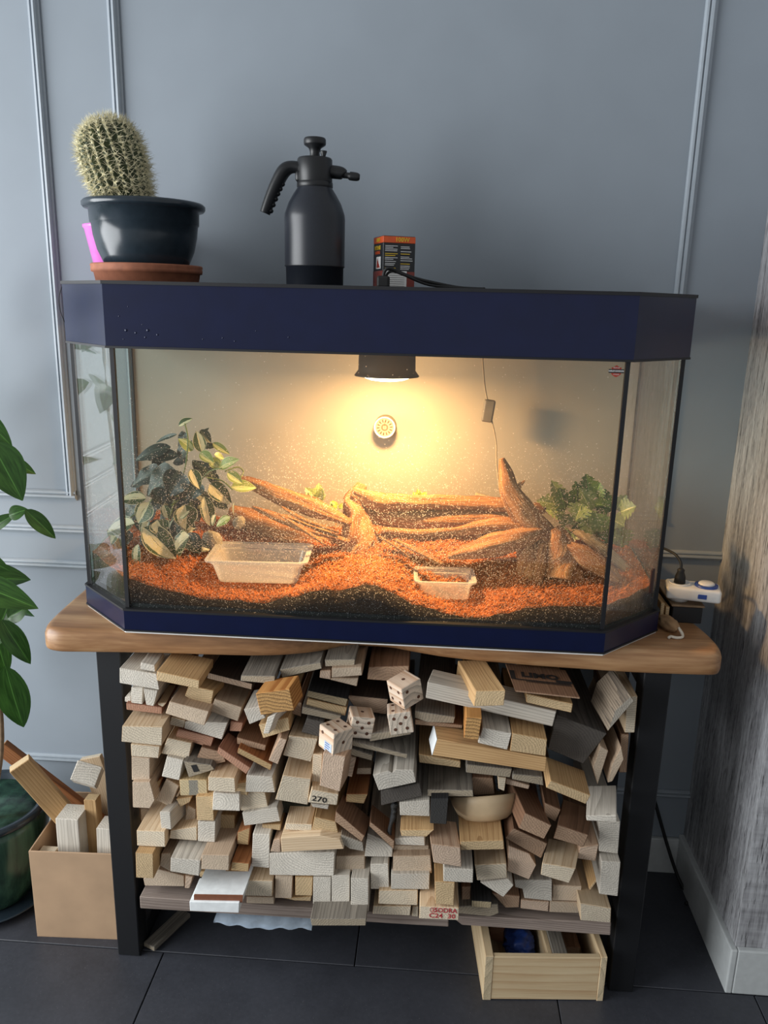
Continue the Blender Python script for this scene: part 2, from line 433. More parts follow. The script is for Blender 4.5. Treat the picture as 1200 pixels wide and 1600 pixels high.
def make_leaf(name, green, green2, cream=None, rough=0.35, band=0.3, trans=0.25):
    s = NT(name); uv = s.coord('UV'); so = s.n('ShaderNodeSeparateXYZ'); s.l(uv[0], uv[1], so, 0)
    inf = s.n('ShaderNodeObjectInfo')
    nz = s.noise(s.mapping(uv, (12, 3, 1)), 1.0, 3)
    c = s.ramp(nz, [(0.3, lin(green)), (0.7, lin(green2))])
    x = s.math('ABSOLUTE', s.math('SUBTRACT', (so, 0), 0.5))
    xx = s.math('ADD', x, s.math('MULTIPLY', s.math('SUBTRACT', nz, 0.5), 0.16))
    if cream:
        xs = s.math('ADD', (so, 0), s.math('MULTIPLY', s.math('SUBTRACT', nz, 0.5), 0.22))
        k = s.math('ADD', s.math('LESS_THAN', xx, band*0.16), s.math('MULTIPLY', s.math('GREATER_THAN', xs, 0.58), s.math('LESS_THAN', xs, 0.58+band*0.75)))
        k = s.math('ADD', k, s.math('GREATER_THAN', x, 0.47))
        c = s.mix(s.math('MINIMUM', k, 1.0), c, lin(cream))
    else:
        vein = s.math('LESS_THAN', x, 0.016)
        c = s.mix(s.math('MULTIPLY', vein, 0.5), c, lin(tuple(min(255, int(g_*1.5+20)) for g_ in green2)))
    hv = s.n('ShaderNodeHueSaturation'); s.l(s.math('ADD', s.math('MULTIPLY', (inf, 'Random'), 0.4), 0.8)[0], 0, hv, 'Value'); s.l(c[0], c[1], hv, 'Color')
    s.l(hv, 0, s.b, 'Base Color')
    tl = s.n('ShaderNodeBsdfTranslucent'); s.l(hv, 0, tl, 0)
    mx = s.n('ShaderNodeMixShader'); mx.inputs[0].default_value = trans; s.l(s.b, 0, mx, 1); s.l(tl, 0, mx, 2); s.l(mx, 0, s.out, 0)
    return s.set(Roughness=rough)
M['leaf_var'] = make_leaf('variegated_leaf', (40, 58, 34), (74, 96, 54), (216, 206, 168), band=0.42)
M['leaf_vark'] = make_leaf('dark_leaf', (22, 32, 26), (44, 58, 44), (70, 80, 66), band=0.12)
M['leaf_lite'] = make_leaf('light_leaf', (112, 132, 68), (158, 172, 96), (206, 208, 150), band=0.34)
M['leaf_mon'] = make_leaf('monstera_leaf', (58, 84, 40), (104, 132, 66))
M['leaf_mon2'] = make_leaf('pale_monstera_leaf', (112, 132, 74), (158, 170, 106))
M['leaf_room'] = make_leaf('houseplant_leaf', (36, 66, 26), (64, 104, 44), rough=0.28, trans=0.35)
M['leaf_moss'] = make_leaf('moss_leaf', (116, 146, 52), (172, 190, 84))

def make_cactus():
    s = NT('cactus_skin'); co = s.coord(); nz = s.noise(co, 60, 3)
    s.base(s.ramp(nz, [(0.3, lin((40, 52, 34))), (0.7, lin((76, 88, 54)))])); return s.set(Roughness=0.6)
M['cactus'] = make_cactus()
def make_glaze():
    s = NT('green_glaze'); co = s.coord(); a = s.noise(s.mapping(co, (40, 40, 3)), 1.0, 4)
    s.base(s.ramp(a, [(0.3, lin((28, 52, 44))), (0.7, lin((70, 108, 88)))])); return s.set(Roughness=0.22)
M['glaze'] = make_glaze()
def make_emit(name, col, st):
    s = NT(name); s.t.nodes.remove(s.b); e = s.n('ShaderNodeEmission'); e.inputs[0].default_value = col; e.inputs[1].default_value = st
    s.l(e, 0, s.out, 0); return s.m
M['bulb'] = make_emit('glowing_bulb', (1.0, 0.86, 0.62, 1), 14.0)
def make_dial():
    s = NT('dial_face'); co = s.coord(); so = s.n('ShaderNodeSeparateXYZ'); s.l(co[0], co[1], so, 0)
    r = s.math('SQRT', s.math('ADD', s.math('POWER', (so, 0), 2.0), s.math('POWER', (so, 2), 2.0)))
    an = s.math('ARCTAN2', (so, 2), (so, 0))
    tk = s.math('LESS_THAN', s.math('FRACT', s.math('MULTIPLY', an, 14/6.2832)), 0.4)
    ring = s.math('MULTIPLY', s.math('GREATER_THAN', r, 0.0115), s.math('LESS_THAN', r, 0.0185))
    k = s.math('MULTIPLY', tk, ring)
    r2 = s.math('MULTIPLY', s.math('GREATER_THAN', r, 0.0045), s.math('LESS_THAN', r, 0.0085))
    s.base(s.mix(s.math('MINIMUM', s.math('ADD', k, s.math('MULTIPLY', r2, 0.8)), 1.0), lin((150, 136, 112)), lin((58, 28, 20)))); return s.set(Roughness=0.35)
M['dial'] = make_dial()

# ------------------------------------------------------------------ room
YW = 0.4563; XR = 0.842; YP = 0.066
def struct(name, bm, mat): 
    o = obj(name, bm, mat); o['kind'] = 'structure'; return o
struct('wall_back', box(BM(), -3.2, XR+0.10, YW, YW+0.1, 0, 2.75), M['wall'])
struct('wall_right', box(BM(), XR, XR+1.6, YP, YW+0.0999, 0.0, 2.75), M['silver'])
fl = empty('floor', (0, 0, -0.012), kind='structure')
obj('screed', box(BM(), -3.2, 2.5, -3.2, YW, -0.05, -0.002), M['grout'], fl)
tile_mesh = {}
def tile(x0, x1, y0, y1):
    key = (round(x1-x0, 3), round(y1-y0, 3))
    if key not in tile_mesh:
        b = box(BM(), -key[0]/2+.0012, key[0]/2-.0012, -key[1]/2+.0012, key[1]/2-.0012, 0, 0.012, 0.0012)
        me = bpy.data.meshes.new('tile'); bm_ = b; bm_.to_mesh(me); bm_.free(); me.materials.append(M['floor']); tile_mesh[key] = me
    o = link('tile', tile_mesh[key], None, fl); o.location = ((x0+x1)/2, (y0+y1)/2, 0)
W_, D_ = 0.904, 0.452
y1 = 0.054 + D_
for j in range(-6, 1):
    ya = 0.054 + j*D_; yb = min(ya + D_, YW)
    off = -0.454 if j % 2 else -0.006
    for i in range(-3, 3):
        a = off + i*W_; b_ = a + W_
        if b_ < -2.4 or a > 1.8: continue
        if j == -1 and i == 1: tile(a, 0.893, ya, yb); tile(0.893, b_, ya, yb)
        else: tile(a, b_, ya, yb)
def skirting(name, x0, x1, y0, y1, h):
    struct(name, box(BM(), x0, x1, y0, y1, 0, h, 0.003, 2), M['skirting'])
skirting('baseboard_back', -3.2, XR-0.013, YW-0.013, YW, 0.106)
skirting('baseboard_right', XR-0.013, XR+0.002, YP-0.013, YW, 0.116)
skirting('baseboard_front', XR+0.0021, XR+1.6, YP-0.013, YP+0.002, 0.1159)

# picture-frame mouldings on the back wall: stepped profile swept along straight runs
PROF = [(-0.013, 0), (-0.013, 0.004), (-0.010, 0.009), (-0.006, 0.010), (-0.0045, 0.006), (-0.0025, 0.006), (-0.001, 0.012), (0.004, 0.013), (0.0075, 0.010), (0.009, 0.006), (0.013, 0.004), (0.013, 0)]
ntrim = [0]
def moulding(p0, p1, scale=1.0, mitre=True):
    """p0,p1: (x,z) on the wall"""
    ntrim[0] += 1; bm = BM(); a = Vector((p0[0], 0, p0[1])); b = Vector((p1[0], 0, p1[1])); d = (b-a).normalized(); s_ = Vector((d.z, 0, -d.x))
    rings = []
    for c in (a, b):
        rings.append([bm.verts.new((c.x + s_.x*q*scale, YW - h*scale, c.z + s_.z*q*scale)) for q, h in PROF])
    n = len(PROF)
    for i in range(n): bm.faces.new((rings[0][i], rings[0][(i+1) % n], rings[1][(i+1) % n], rings[1][i]))
    bm.faces.new(rings[0][::-1]); bm.faces.new(rings[1])
    struct('trim_%d' % ntrim[0], bm, M['trim'])
moulding((-0.782, 0.992), (-0.782, 2.45)); moulding((-1.9, 0.992), (-0.769, 0.992)); moulding((-1.9, 2.45), (-0.769, 2.45)) 
moulding((-0.604, 0.992), (-0.604, 2.45)); moulding((0.672, 0.992), (0.672, 2.45)); moulding((-0.617, 2.45), (0.685, 2.45)); moulding((-0.617, 0.992), (0.685, 0.992))
moulding((-3.1, 0.901), (XR, 0.901), 0.9)
moulding((-3.1, 0.806), (XR, 0.806), 0.9)
moulding((-3.1, 0.238), (XR, 0.238), 0.9)

# ------------------------------------------------------------------ table
ZT = 0.8295
tb = empty('table', (0.03, 0.2, 0), 'live-edge wooden slab table on black metal legs carrying the terrarium', 'table')
outl = [(-.675, .435), (-.670, .25), (-.664, .10), (-.652, .015), (-.62, -.010), (-.56, -.008), (-.476, .0), (-.3, .010), (-.19, .018), (-.1, .045), (-.03, .082), (.05, .088), (.1, .074), (.176, .052), (.30, .038),
        (.43, .028), (.58, .026), (.69, .03), (.716, .045), (.724, .08), (.722, .13), (.713, .19), (.703, .25), (.705, .435)]
sp = smooth_path(outl, 5)
bm = BM(); rings = []
for z, ins in ((0.781, 0.004), (0.7835, 0.001), (0.790, 0.0), (0.812, 0.001), (0.822, 0.005), (0.828, 0.011), (ZT, 0.018)):
    ring = []
    for i, p in enumerate(sp):
        c = Vector((0.03, 0.25)); q = Vector(p); nx = Vector(sp[(i+1) % len(sp)]) - Vector(sp[i-1]); nn = Vector((-nx.y, nx.x)); nn = nn.normalized() if nn.length > 0 else Vector((0, 0))
        wv = noise.noise((q.x*6, q.y*6, z*9))*0.004
        q2 = q + nn*(ins + wv); ring.append(bm.verts.new((q2.x, min(q2.y, 0.435), z)))
    rings.append(ring)
n = len(sp)
for a, b_ in zip(rings, rings[1:]):
    for i in range(n): bm.faces.new((a[i], a[(i+1) % n], b_[(i+1) % n], b_[i]))
bm.faces.new(rings[0][::-1]); bm.faces.new(rings[-1])
top = obj('tabletop', bm, M['slab'], tb, True, True)
for xa, xb in ((-0.557, -0.505), (0.568, 0.622)):
    lf = obj('leg', box(box(BM(), xa, xb, 0.036, 0.088, 0.0, 0.781, 0.002), xa, xb, 0.34, 0.392, 0.0, 0.781, 0.002), M['steel'], tb, False, True)
    obj('foot_rail', box(BM(), xa, xb, 0.088, 0.34, 0.0, 0.05, 0.002), M['steel'], tb, False, True)
    obj('top_rail', box(BM(), xa, xb, 0.088, 0.34, 0.73, 0.781, 0.002), M['steel'], tb, False, True)
for y_ in (0.10, 0.33):
    obj('shelf_rail', box(BM(), -0.505, 0.568, y_, y_+0.03, 0.121, 0.137, 0.002), M['steel'], tb, False, True)

# ------------------------------------------------------------------ terrarium
A, CX, CY, DD = 0.468, 0.132, 0.1257, 0.436
ZB, Z1, Z2, Z3 = 0.8335, 0.881, 1.390, 1.509
def octo(k):
    return [(-A-k*.6, -k), (A+k*.6, -k), (A+CX+k, CY-k*.3), (A+CX+k, DD), (-A-CX-k, DD), (-A-CX-k, CY-k*.3)]
single('foam_mat', prism(BM(), octo(0.007), ZT, ZB), M['whitepl'], 'thin white mat sandwiched between terrarium base and table slab', 'mat')
tk = empty('terrarium', (0, 0.2, ZB), 'large glass terrarium with navy lid and base and angled front corners', 'terrarium')
obj('base', prism(BM(), octo(0.0085), ZB+0.0035, Z1-0.004), M['navy'], tk, False, True)
obj('base_edging', prism(BM(), octo(0.010), ZB, ZB+0.0035), M['seam'], tk, False, True)
obj('base_edging', prism(BM(), octo(0.010), Z1-0.004, Z1), M['seam'], tk, False, True)
lid = obj('lid', prism(BM(), octo(0.0105), Z2+0.004, Z3-0.006), M['navy'], tk, False, True)
obj('lid_edging', prism(BM(), octo(0.012), Z2, Z2+0.004), M['seam'], tk, False, True)
obj('lid_edging', prism(BM(), octo(0.013), Z3-0.006, Z3), M['seam'], tk, False, True)
for (bu, bv, br) in ((197, 516, 2.6), (212, 520, 2.0), (231, 516, 2.6), (246, 523, 2.0), (227, 527, 1.8), (186, 494, 1.3), (193, 530, 1.2), (200, 479, 1.0), (222, 507, 1.0), (317, 530, 1.3), (348, 528, 1.5), (367, 533, 1.5), (400, 517, 1.0), (451, 527, 1.5)):
    c = at(bu, bv, Y=-0.0105); bm = BM(); bmesh.ops.create_uvsphere(bm, u_segments=10, v_segments=6, radius=br*0.0011)
    bmesh.ops.scale(bm, verts=bm.verts, vec=(1, .4, 1)); bmesh.ops.translate(bm, verts=bm.verts, vec=c)
    obj('paint_blister', bm, M['navy'], tk, True, True)
GT = 0.006
def pane(name, p, q, mat):
    p = Vector((p[0], p[1], 0)); q = Vector((q[0], q[1], 0)); d = (q-p).normalized(); nn = Vector((-d.y, d.x, 0))
    pts = [p, q, q+nn*GT, p+nn*GT]
    o = obj(name, prism(BM(), [(v.x, v.y) for v in pts], Z1+0.0002, Z2-0.0002), mat, tk, False, True)
    return o
pane('front_pane', (-A+.004, 0), (A-.004, 0), M['glass_front'])
pane('left_corner_pane', (-A-CX+.004, CY-.004), (-A-.004, .004), M['glass'])
pane('right_corner_pane', (A+.004, .004), (A+CX-.004, CY-.004), M['glass'])
pane('left_side_pane', (-A-CX, DD-.012), (-A-CX, CY+.004), M['glass_clear'])
pane('right_side_pane', (A+CX, CY+.004), (A+CX, DD-.012), M['glass_clear'])
obj('back_panel', box(BM(), -A-CX+.002, A+CX-.002, DD-.011, DD-.003, Z1+.0002, Z2-.0002), M['panel'], tk, False, True)
for (x, y) in ((-A, 0.003), (A, 0.003), (-A-CX+.001, CY), (A+CX-.001, CY), (-A-CX+.004, DD-.014), (A+CX-.004, DD-.014)):
    obj('corner_seal', box(BM(), x-.004, x+.004, y-.004, y+.004, Z1+.0001, Z2-.0001), M['seam'], tk, False, True)
for x0, x1, z in ((-A, A, Z1), ):
    obj('bottom_seal', box(BM(), x0+.005, x1-.005, GT+.0003, GT+.004, Z1+.0002, Z1+.006), M['seam'], tk, False, True)
# emblem sticker on the front pane
sc_ = at(963, 580, Y=-0.0006); lg = empty('sticker', sc_, 'small orange shield sticker with a white-lettered bar on front glass', 'sticker')
bm = BM(); sh = [(-.0085, .0045), (-.0085, .0068), (-.006, .0064), (0, .0105), (.006, .0064), (.0085, .0068), (.0085, .0045), (.0085, -.0048), (.005, -.0082), (0, -.0105), (-.005, -.0082), (-.0085, -.0048)]
vv = [bm.verts.new((x, -0.0002, z)) for x, z in sh]; bm.faces.new(vv); r = bmesh.ops.extrude_face_region(bm, geom=list(bm.faces)); bmesh.ops.translate(bm, verts=[g for g in r['geom'] if isinstance(g, bmesh.types.BMVert)], vec=(0, .0004, 0))
obj('shield', bm, M['logo_red'], lg)
obj('bar', box(BM(), -.0135, .0135, -.0006, -.0003, -.0033, .0036), M['ink'], lg)
text_mesh('lettering', 'HARLEY-DAVIDSON', 0.0036, M['white_print'], lg, frame(Vector((0, -.0008, 0.0002)), Vector((.82, 0, 0)), Vector((0, 0, 1.2)), Vector((0, -1, 0))), bold=0.0001)
text_mesh('lettering', 'MOTOR', 0.0030, M['white_print'], lg, frame(Vector((0, -.0004, .0058)), Vector((1, 0, 0)), Vector((0, 0, 1)), Vector((0, -1, 0))))
text_mesh('lettering', 'CYCLES', 0.0030, M['white_print'], lg, frame(Vector((0, -.0004, -.0058)), Vector((1, 0, 0)), Vector((0, 0, 1)), Vector((0, -1, 0))))
# dark clip on the right pane
c = at(1024, 907, Y=0.10); bm = BM(); box(bm, -.005, .005, -.003, .003, -.026, .026, .0025, 2)
bmesh.ops.rotate(bm, verts=bm.verts, matrix=Matrix.Rotation(math.radians(44), 3, 'Z')); bmesh.ops.translate(bm, verts=bm.verts, vec=Vector((0.5795, 0.0965, c.z)))
single('magnet_clip', bm, M['clip'], 'small dark clip inside the right corner pane', 'clip')

# heat lamp: dome, reflector, bulb and its light
LC = Vector((0.0270, 0.215, 1.3345))
hl = empty('heat_lamp', LC, 'black dome heat lamp glowing under the lid', 'lamp')
obj('dome', lathe(BM(), [(.0672, 0), (.0672, .002), (.0655, .004), (.0595, .012), (.0585, .0552), (.0575, .0552), (.0575, .014), (.0640, .004), (.0655, 0)], 48, cap=False), M['steel'], hl, True)
obj('reflector', lathe(BM(), [(.0636, .001), (.056, .016), (.040, .036), (.018, .046), (0, .047)], 40), M['chrome'], hl, True)
obj('bulb', lathe(BM(), [(0, -.011), (.020, -.010), (.036, -.0075), (.048, -.003), (.053, .002), (.048, .008), (.034, .018), (.018, .032), (.014, .042)], 32), M['bulb'], hl, True)
pl = bpy.data.lights.new('heat_lamp_light', 'AREA'); pl.shape = 'DISK'; pl.size = 0.066; pl.energy = 7.4; pl.color = (1.0, 0.52, 0.19)
po = bpy.data.objects.new('heat_lamp_light', pl); COL.objects.link(po); po.parent = hl; po.location = (0, 0, -0.0125)
p2 = bpy.data.lights.new('heat_lamp_glow', 'POINT'); p2.energy = 3.1; p2.color = (1.0, 0.54, 0.21); p2.shadow_soft_size = 0.018
p2o = bpy.data.objects.new('heat_lamp_glow', p2); COL.objects.link(p2o); p2o.parent = hl; p2o.location = (0, 0, -0.033)

# ------------------------------------------------------------------ substrate
FP = [(-.62, .95), (-.464, .936), (-.40, .9165), (-.30, .903), (-.208, .899), (-.14, .912), (-.08, .930), (.013, .945), (.06, .932), (.108, .912), (.17, .892), (.233, .886), (.28, .900), (.33, .916), (.40, .918), (.457, .922), (.62, .93)]
def fprof(x):
    for (x0, h0), (x1, h1) in zip(FP, FP[1:]):
        if x <= x1:
            t = (x-x0)/(x1-x0); t = max(0, min(1, t)); t = t*t*(3-2*t); return h0+(h1-h0)*t
    return FP[-1][1]
def soil_h(x, y):
    t = max(0, min(1, (y-0.02)/0.32)); t = t*t*(3-2*t)
    h = fprof(x)*(1-t) + (0.955 + 0.012*math.sin(x*9))*t
    h -= 0.034*math.exp(-(((x+.235)/.13)**4 + ((y-.165)/.085)**4))
    h -= 0.020*math.exp(-(((x-.163)/.08)**4 + ((y-.14)/.07)**4))
    h += 0.006*noise.noise((x*14, y*14, 0)) + 0.0035*noise.noise((x*50, y*50, 3))
    return max(h, Z1+0.006)
def tank_half(y):
    return (A + CX*max(0, min(1, (y+0.002)/CY)) - 0.0095) if y < CY else A + CX - 0.0085
NX, NY = 230, 90
bm = BM(); grid = []
for j in range(NY+1):
    y = 0.0125 + (DD-0.012-0.0135)*j/NY; hw = tank_half(y-0.004)
    grid.append([bm.verts.new((-hw + 2*hw*i/NX, y, 0)) for i in range(NX+1)])
for row in grid:
    for v in row: v.co.z = soil_h(v.co.x, v.co.y)
for j in range(NY):
    for i in range(NX): bm.faces.new((grid[j][i], grid[j][i+1], grid[j+1][i+1], grid[j+1][i]))
rim = grid[0] + [grid[j][NX] for j in range(1, NY+1)] + grid[NY][::-1][1:] + [grid[j][0] for j in range(NY-1, 0, -1)]
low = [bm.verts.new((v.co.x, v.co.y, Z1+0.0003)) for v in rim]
for i in range(len(rim)): bm.faces.new((rim[i], low[i], low[(i+1) % len(rim)], rim[(i+1) % len(rim)])).material_index = 1  # skirt faces take the painted-shade colour
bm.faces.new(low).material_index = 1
sub = empty('substrate', (0, 0.2, Z1), 'orange-lit coconut fibre bedding covering the terrarium floor', 'bedding', kind='stuff')
bd = obj('bedding', bm, M['coir'], sub, True, True); bd.data.materials.append(M['coir_shade'])
bm = BM()
for k in range(17000):
    y = 0.016 + 0.40*random.random()**1.25; hw = tank_half(y-0.006)-0.006; x = random.uniform(-hw, hw)
    a = random.uniform(0, math.pi); L = random.uniform(.006, .020); wd = random.uniform(.0005, .0011)
    dx, dy = math.cos(a)*L/2, math.sin(a)*L/2*0.8
    y0 = max(0.0135, y-dy); y1_ = min(DD-0.02, y+dy)
    if abs(x)+L/2 > min(tank_half(y0-.006), tank_half(y1_-.006))-0.002: continue
    z = soil_h(x, y)+0.001; t = random.uniform(-.25, .55)*L
    px, py = -math.sin(a)*wd, math.cos(a)*wd
    P0 = (x-dx, y0, soil_h(x-dx, y0)+0.001); P1 = (x, y, z+random.uniform(.001, .005)); P2 = (x+dx, y1_, max(soil_h(x+dx, y1_)+.0008, z+t))
    rows = [(bm.verts.new((q[0]-px, q[1]-py, q[2])), bm.verts.new((q[0]+px, q[1]+py, q[2]+wd*.6))) for q in (P0, P1, P2)]
    for a_, b_ in zip(rows, rows[1:]): bm.faces.new((a_[0], a_[1], b_[1], b_[0]))
o = obj('fibre_strands', bm, M['strand'], sub, False, True); o['kind'] = 'stuff'
bm = BM()
for k in range(2600):      # strands pressed against the front pane, their shade put into the colour
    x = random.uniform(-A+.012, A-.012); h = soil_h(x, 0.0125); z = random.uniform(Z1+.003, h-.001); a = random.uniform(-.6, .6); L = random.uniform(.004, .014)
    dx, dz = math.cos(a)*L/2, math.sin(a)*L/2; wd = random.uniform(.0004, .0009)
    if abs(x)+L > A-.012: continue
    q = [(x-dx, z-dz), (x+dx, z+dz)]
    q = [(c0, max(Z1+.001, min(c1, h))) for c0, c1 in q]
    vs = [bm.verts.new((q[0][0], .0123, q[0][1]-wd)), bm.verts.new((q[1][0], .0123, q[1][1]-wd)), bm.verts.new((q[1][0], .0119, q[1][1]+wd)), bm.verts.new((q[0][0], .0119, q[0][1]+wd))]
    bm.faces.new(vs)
o = obj('shaded_strands', bm, M['coir_shade'], sub, False, True); o['kind'] = 'stuff'

# ------------------------------------------------------------------ plastic tubs
def tub(name, label, cx, cy, w0, d0, w1, d1, zb, zr, rz, lip=0.007, foot=0.0):
    root = empty(name, (cx, cy, zb), label, 'tub', rz=rz)
    def rr(w_, d_, z, rad=0.014, n=5):
        out = []
        for qx, qy, a0 in ((1, 1, 0), (-1, 1, 90), (-1, -1, 180), (1, -1, 270)):
            for k in range(n+1):
                an = math.radians(a0+90*k/n); out.append((qx*(w_/2-rad)+rad*math.cos(an), qy*(d_/2-rad)+rad*math.sin(an), z))
        return out
    H = zr-zb; t = 0.0014
    bm = BM()
    prof = [(w1, d1, 0), (w1+.004, d1+.004, .004), (w0-.010, d0-.010, H*.80), (w0-.004, d0-.004, H*.81), (w0-.003, d0-.003, H-.002), (w0+2*lip, d0+2*lip, H-.001), (w0+2*lip, d0+2*lip, H), (w0-.003-2*t, d0-.003-2*t, H), (w0-.004-2*t, d0-.004-2*t, H*.82), (w0-.012-2*t, d0-.012-2*t, H*.80), (w1+.002-2*t, d1+.002-2*t, .0035), (w1-.008, d1-.008, t)]
    R_ = [[bm.verts.new(p) for p in rr(w_, d_, z)] for w_, d_, z in prof]
    nn = len(R_[0])
    for a, b_ in zip(R_, R_[1:]):
        for i in range(nn): bm.faces.new((a[i], a[(i+1) % nn], b_[(i+1) % nn], b_[i]))
    bm.faces.new(R_[0][::-1]); bm.faces.new(R_[-1])
    obj('tub_body', bm, M['tub'], root, False)
    bm = BM()
    a = [bm.verts.new(p) for p in rr(w0+2*lip+.002, d0+2*lip+.002, H-.0025)]; b_ = [bm.verts.new(p) for p in rr(w0+2*lip+.002, d0+2*lip+.002, H+.0015)]
    c = [bm.verts.new(p) for p in rr(w0+2*lip-.006, d0+2*lip-.006, H+.0015)]; d = [bm.verts.new(p) for p in rr(w0+2*lip-.006, d0+2*lip-.006, H+.0003)]
    for p, q in ((a, b_), (b_, c), (c, d)):
        for i in range(nn): bm.faces.new((p[i], p[(i+1) % nn], q[(i+1) % nn], q[i]))
    obj('rim', bm, M['tub'], root)
    return root
tub('plastic_tub', 'larger clear plastic tub sunk in the bedding at left', -0.233, 0.163, 0.200, 0.128, 0.165, 0.098, 0.903, 0.955, 0.06)
tub('plastic_tub', 'smaller clear plastic tub sunk in the bedding at right', 0.163, 0.139, 0.118, 0.090, 0.098, 0.072, 0.886, 0.930, 0.05, 0.005)

# ------------------------------------------------------------------ driftwood
def px_path(lst): 
    out = []
    for u, v, Y, r_ in lst:
        p = at(u, v, Y=Y); out.append((p.x, p.y, p.z, r_*0.00142*(1+(Y-.2)*.4)))
    return out
def drift(name, label, cat, branches, mat):
    p0 = at(branches[0][0][0][0], branches[0][0][0][1], Y=branches[0][0][0][2]); root = empty(name, (p0.x, p0.y, soil_h(p0.x, p0.y)), label, cat)
    for i, (path, flat, rg) in enumerate(branches):
        bm = BM(); tube(bm, px_path(path), seg=22, n=9, flat=flat, rough=rg, seed=i*3.7+len(name), uv=True)
        obj('branch', bm, mat, root, True, True)
    return root
drift('driftwood', 'long forked driftwood root sloping down from the leafy plant', 'driftwood', [
    ([(372, 748, .31, 6), (400, 758, .29, 13), (450, 778, .27, 17), (500, 796, .25, 16), (548, 818, .23, 7)], .75, .3),
    ([(395, 792, .25, 3), (430, 806, .23, 9), (480, 826, .21, 10), (545, 846, .19, 5)], .6, .35),
    ([(436, 804, .19, 1.5), (470, 825, .17, 4), (508, 851, .15, 2)], .8, .2),
    ([(440, 792, .23, 2), (475, 812, .21, 4), (530, 832, .19, 2)], .8, .2),
    ([(360, 800, .36, 14), (420, 822, .35, 26), (500, 845, .33, 26), (560, 860, .31, 18)], .8, .25)], M['drift'])
drift('driftwood', 'broad gnarled driftwood stump with long limbs in the terrarium centre', 'driftwood', [
    ([(566, 757, .30, 9), (556, 782, .285, 18), (560, 815, .27, 24), (563, 850, .25, 27), (556, 878, .235, 26)], .9, .3),
    ([(550, 768, .275, 10), (590, 782, .28, 18), (650, 786, .29, 15), (720, 786, .31, 14), (790, 790, .32, 14), (850, 796, .33, 8)], .8, .3),
    ([(560, 800, .30, 16), (640, 812, .30, 17), (720, 812, .31, 17), (820, 815, .32, 15)], .9, .25),
    ([(598, 828, .215, 5), (650, 832, .205, 8), (710, 830, .20, 9), (770, 822, .20, 16), (835, 826, .21, 12)], .7, .35),
    ([(618, 844, .185, 4), (655, 862, .16, 6), (692, 882, .135, 4)], .6, .2),
    ([(592, 838, .19, 2), (630, 862, .17, 3), (640, 872, .16, 2)], .8, .2),
    ([(700, 870, .165, 4), (735, 862, .165, 15), (785, 848, .165, 23), (832, 836, .175, 14), (852, 830, .19, 6)], .75, .35),
    ([(672, 781, .335, 3), (705, 780, .335, 5), (740, 779, .335, 3)], .8, .2)], M['drift'])
drift('driftwood', 'dark upright driftwood horn on a knotted stump at right', 'driftwood', [
    ([(784, 716, .225, 4), (790, 740, .22, 11), (798, 768, .215, 16), (820, 803, .21, 21), (850, 838, .205, 20), (872, 862, .20, 14)], .95, .22),
    ([(804, 766, .215, 6), (812, 758, .21, 4), (820, 751, .205, 1)], 1, .1),
    ([(812, 826, .20, 14), (822, 850, .185, 18), (828, 880, .165, 17), (820, 915, .145, 12), (800, 935, .13, 5)], .8, .35),
    ([(864, 826, .19, 8), (872, 842, .185, 18), (880, 872, .17, 27), (876, 905, .155, 32)], .9, .3),
    ([(884, 856, .175, 14), (910, 868, .16, 19), (940, 888, .14, 17), (968, 908, .12, 7)], .75, .3),
    ([(850, 850, .175, 8), (845, 885, .15, 9), (835, 925, .125, 6)], .9, .3),
    ([(895, 856, .165, 3), (920, 866, .15, 6), (942, 876, .14, 2)], .5, .2)], M['drift'])
drift('cork_board', 'pale flat driftwood board leaning behind the horned stump', 'driftwood', [
    ([(838, 786, .345, 8), (880, 812, .32, 15), (930, 848, .27, 17), (972, 884, .22, 13), (996, 904, .195, 6)], .35, .22)], M['cork'])
drift('driftwood_stick', 'short pale stick behind the driftwood horn', 'driftwood', [
    ([(742, 773, .34, 5), (768, 784, .335, 9), (796, 800, .33, 7)], .7, .2)], M['cork'])
for (u, v, Y, r_, lb) in ((332, 842, .215, .022, 'pale upright stone behind the larger plastic tub'), (372, 818, .24, .016, 'small rounded stone right of the leafy plant base')):
    c = at(u, v, Y=Y); bm = BM(); bmesh.ops.create_icosphere(bm, subdivisions=2, radius=r_)
    for w_ in bm.verts: w_.co *= 1 + .7*noise.noise(w_.co*26 + Vector((u*.37, 0, 0)))
    bmesh.ops.scale(bm, verts=bm.verts, vec=(1, .8, 1.1)); bmesh.ops.translate(bm, verts=bm.verts, vec=c)
    single('stone', bm, M['stone'], lb, 'stone')

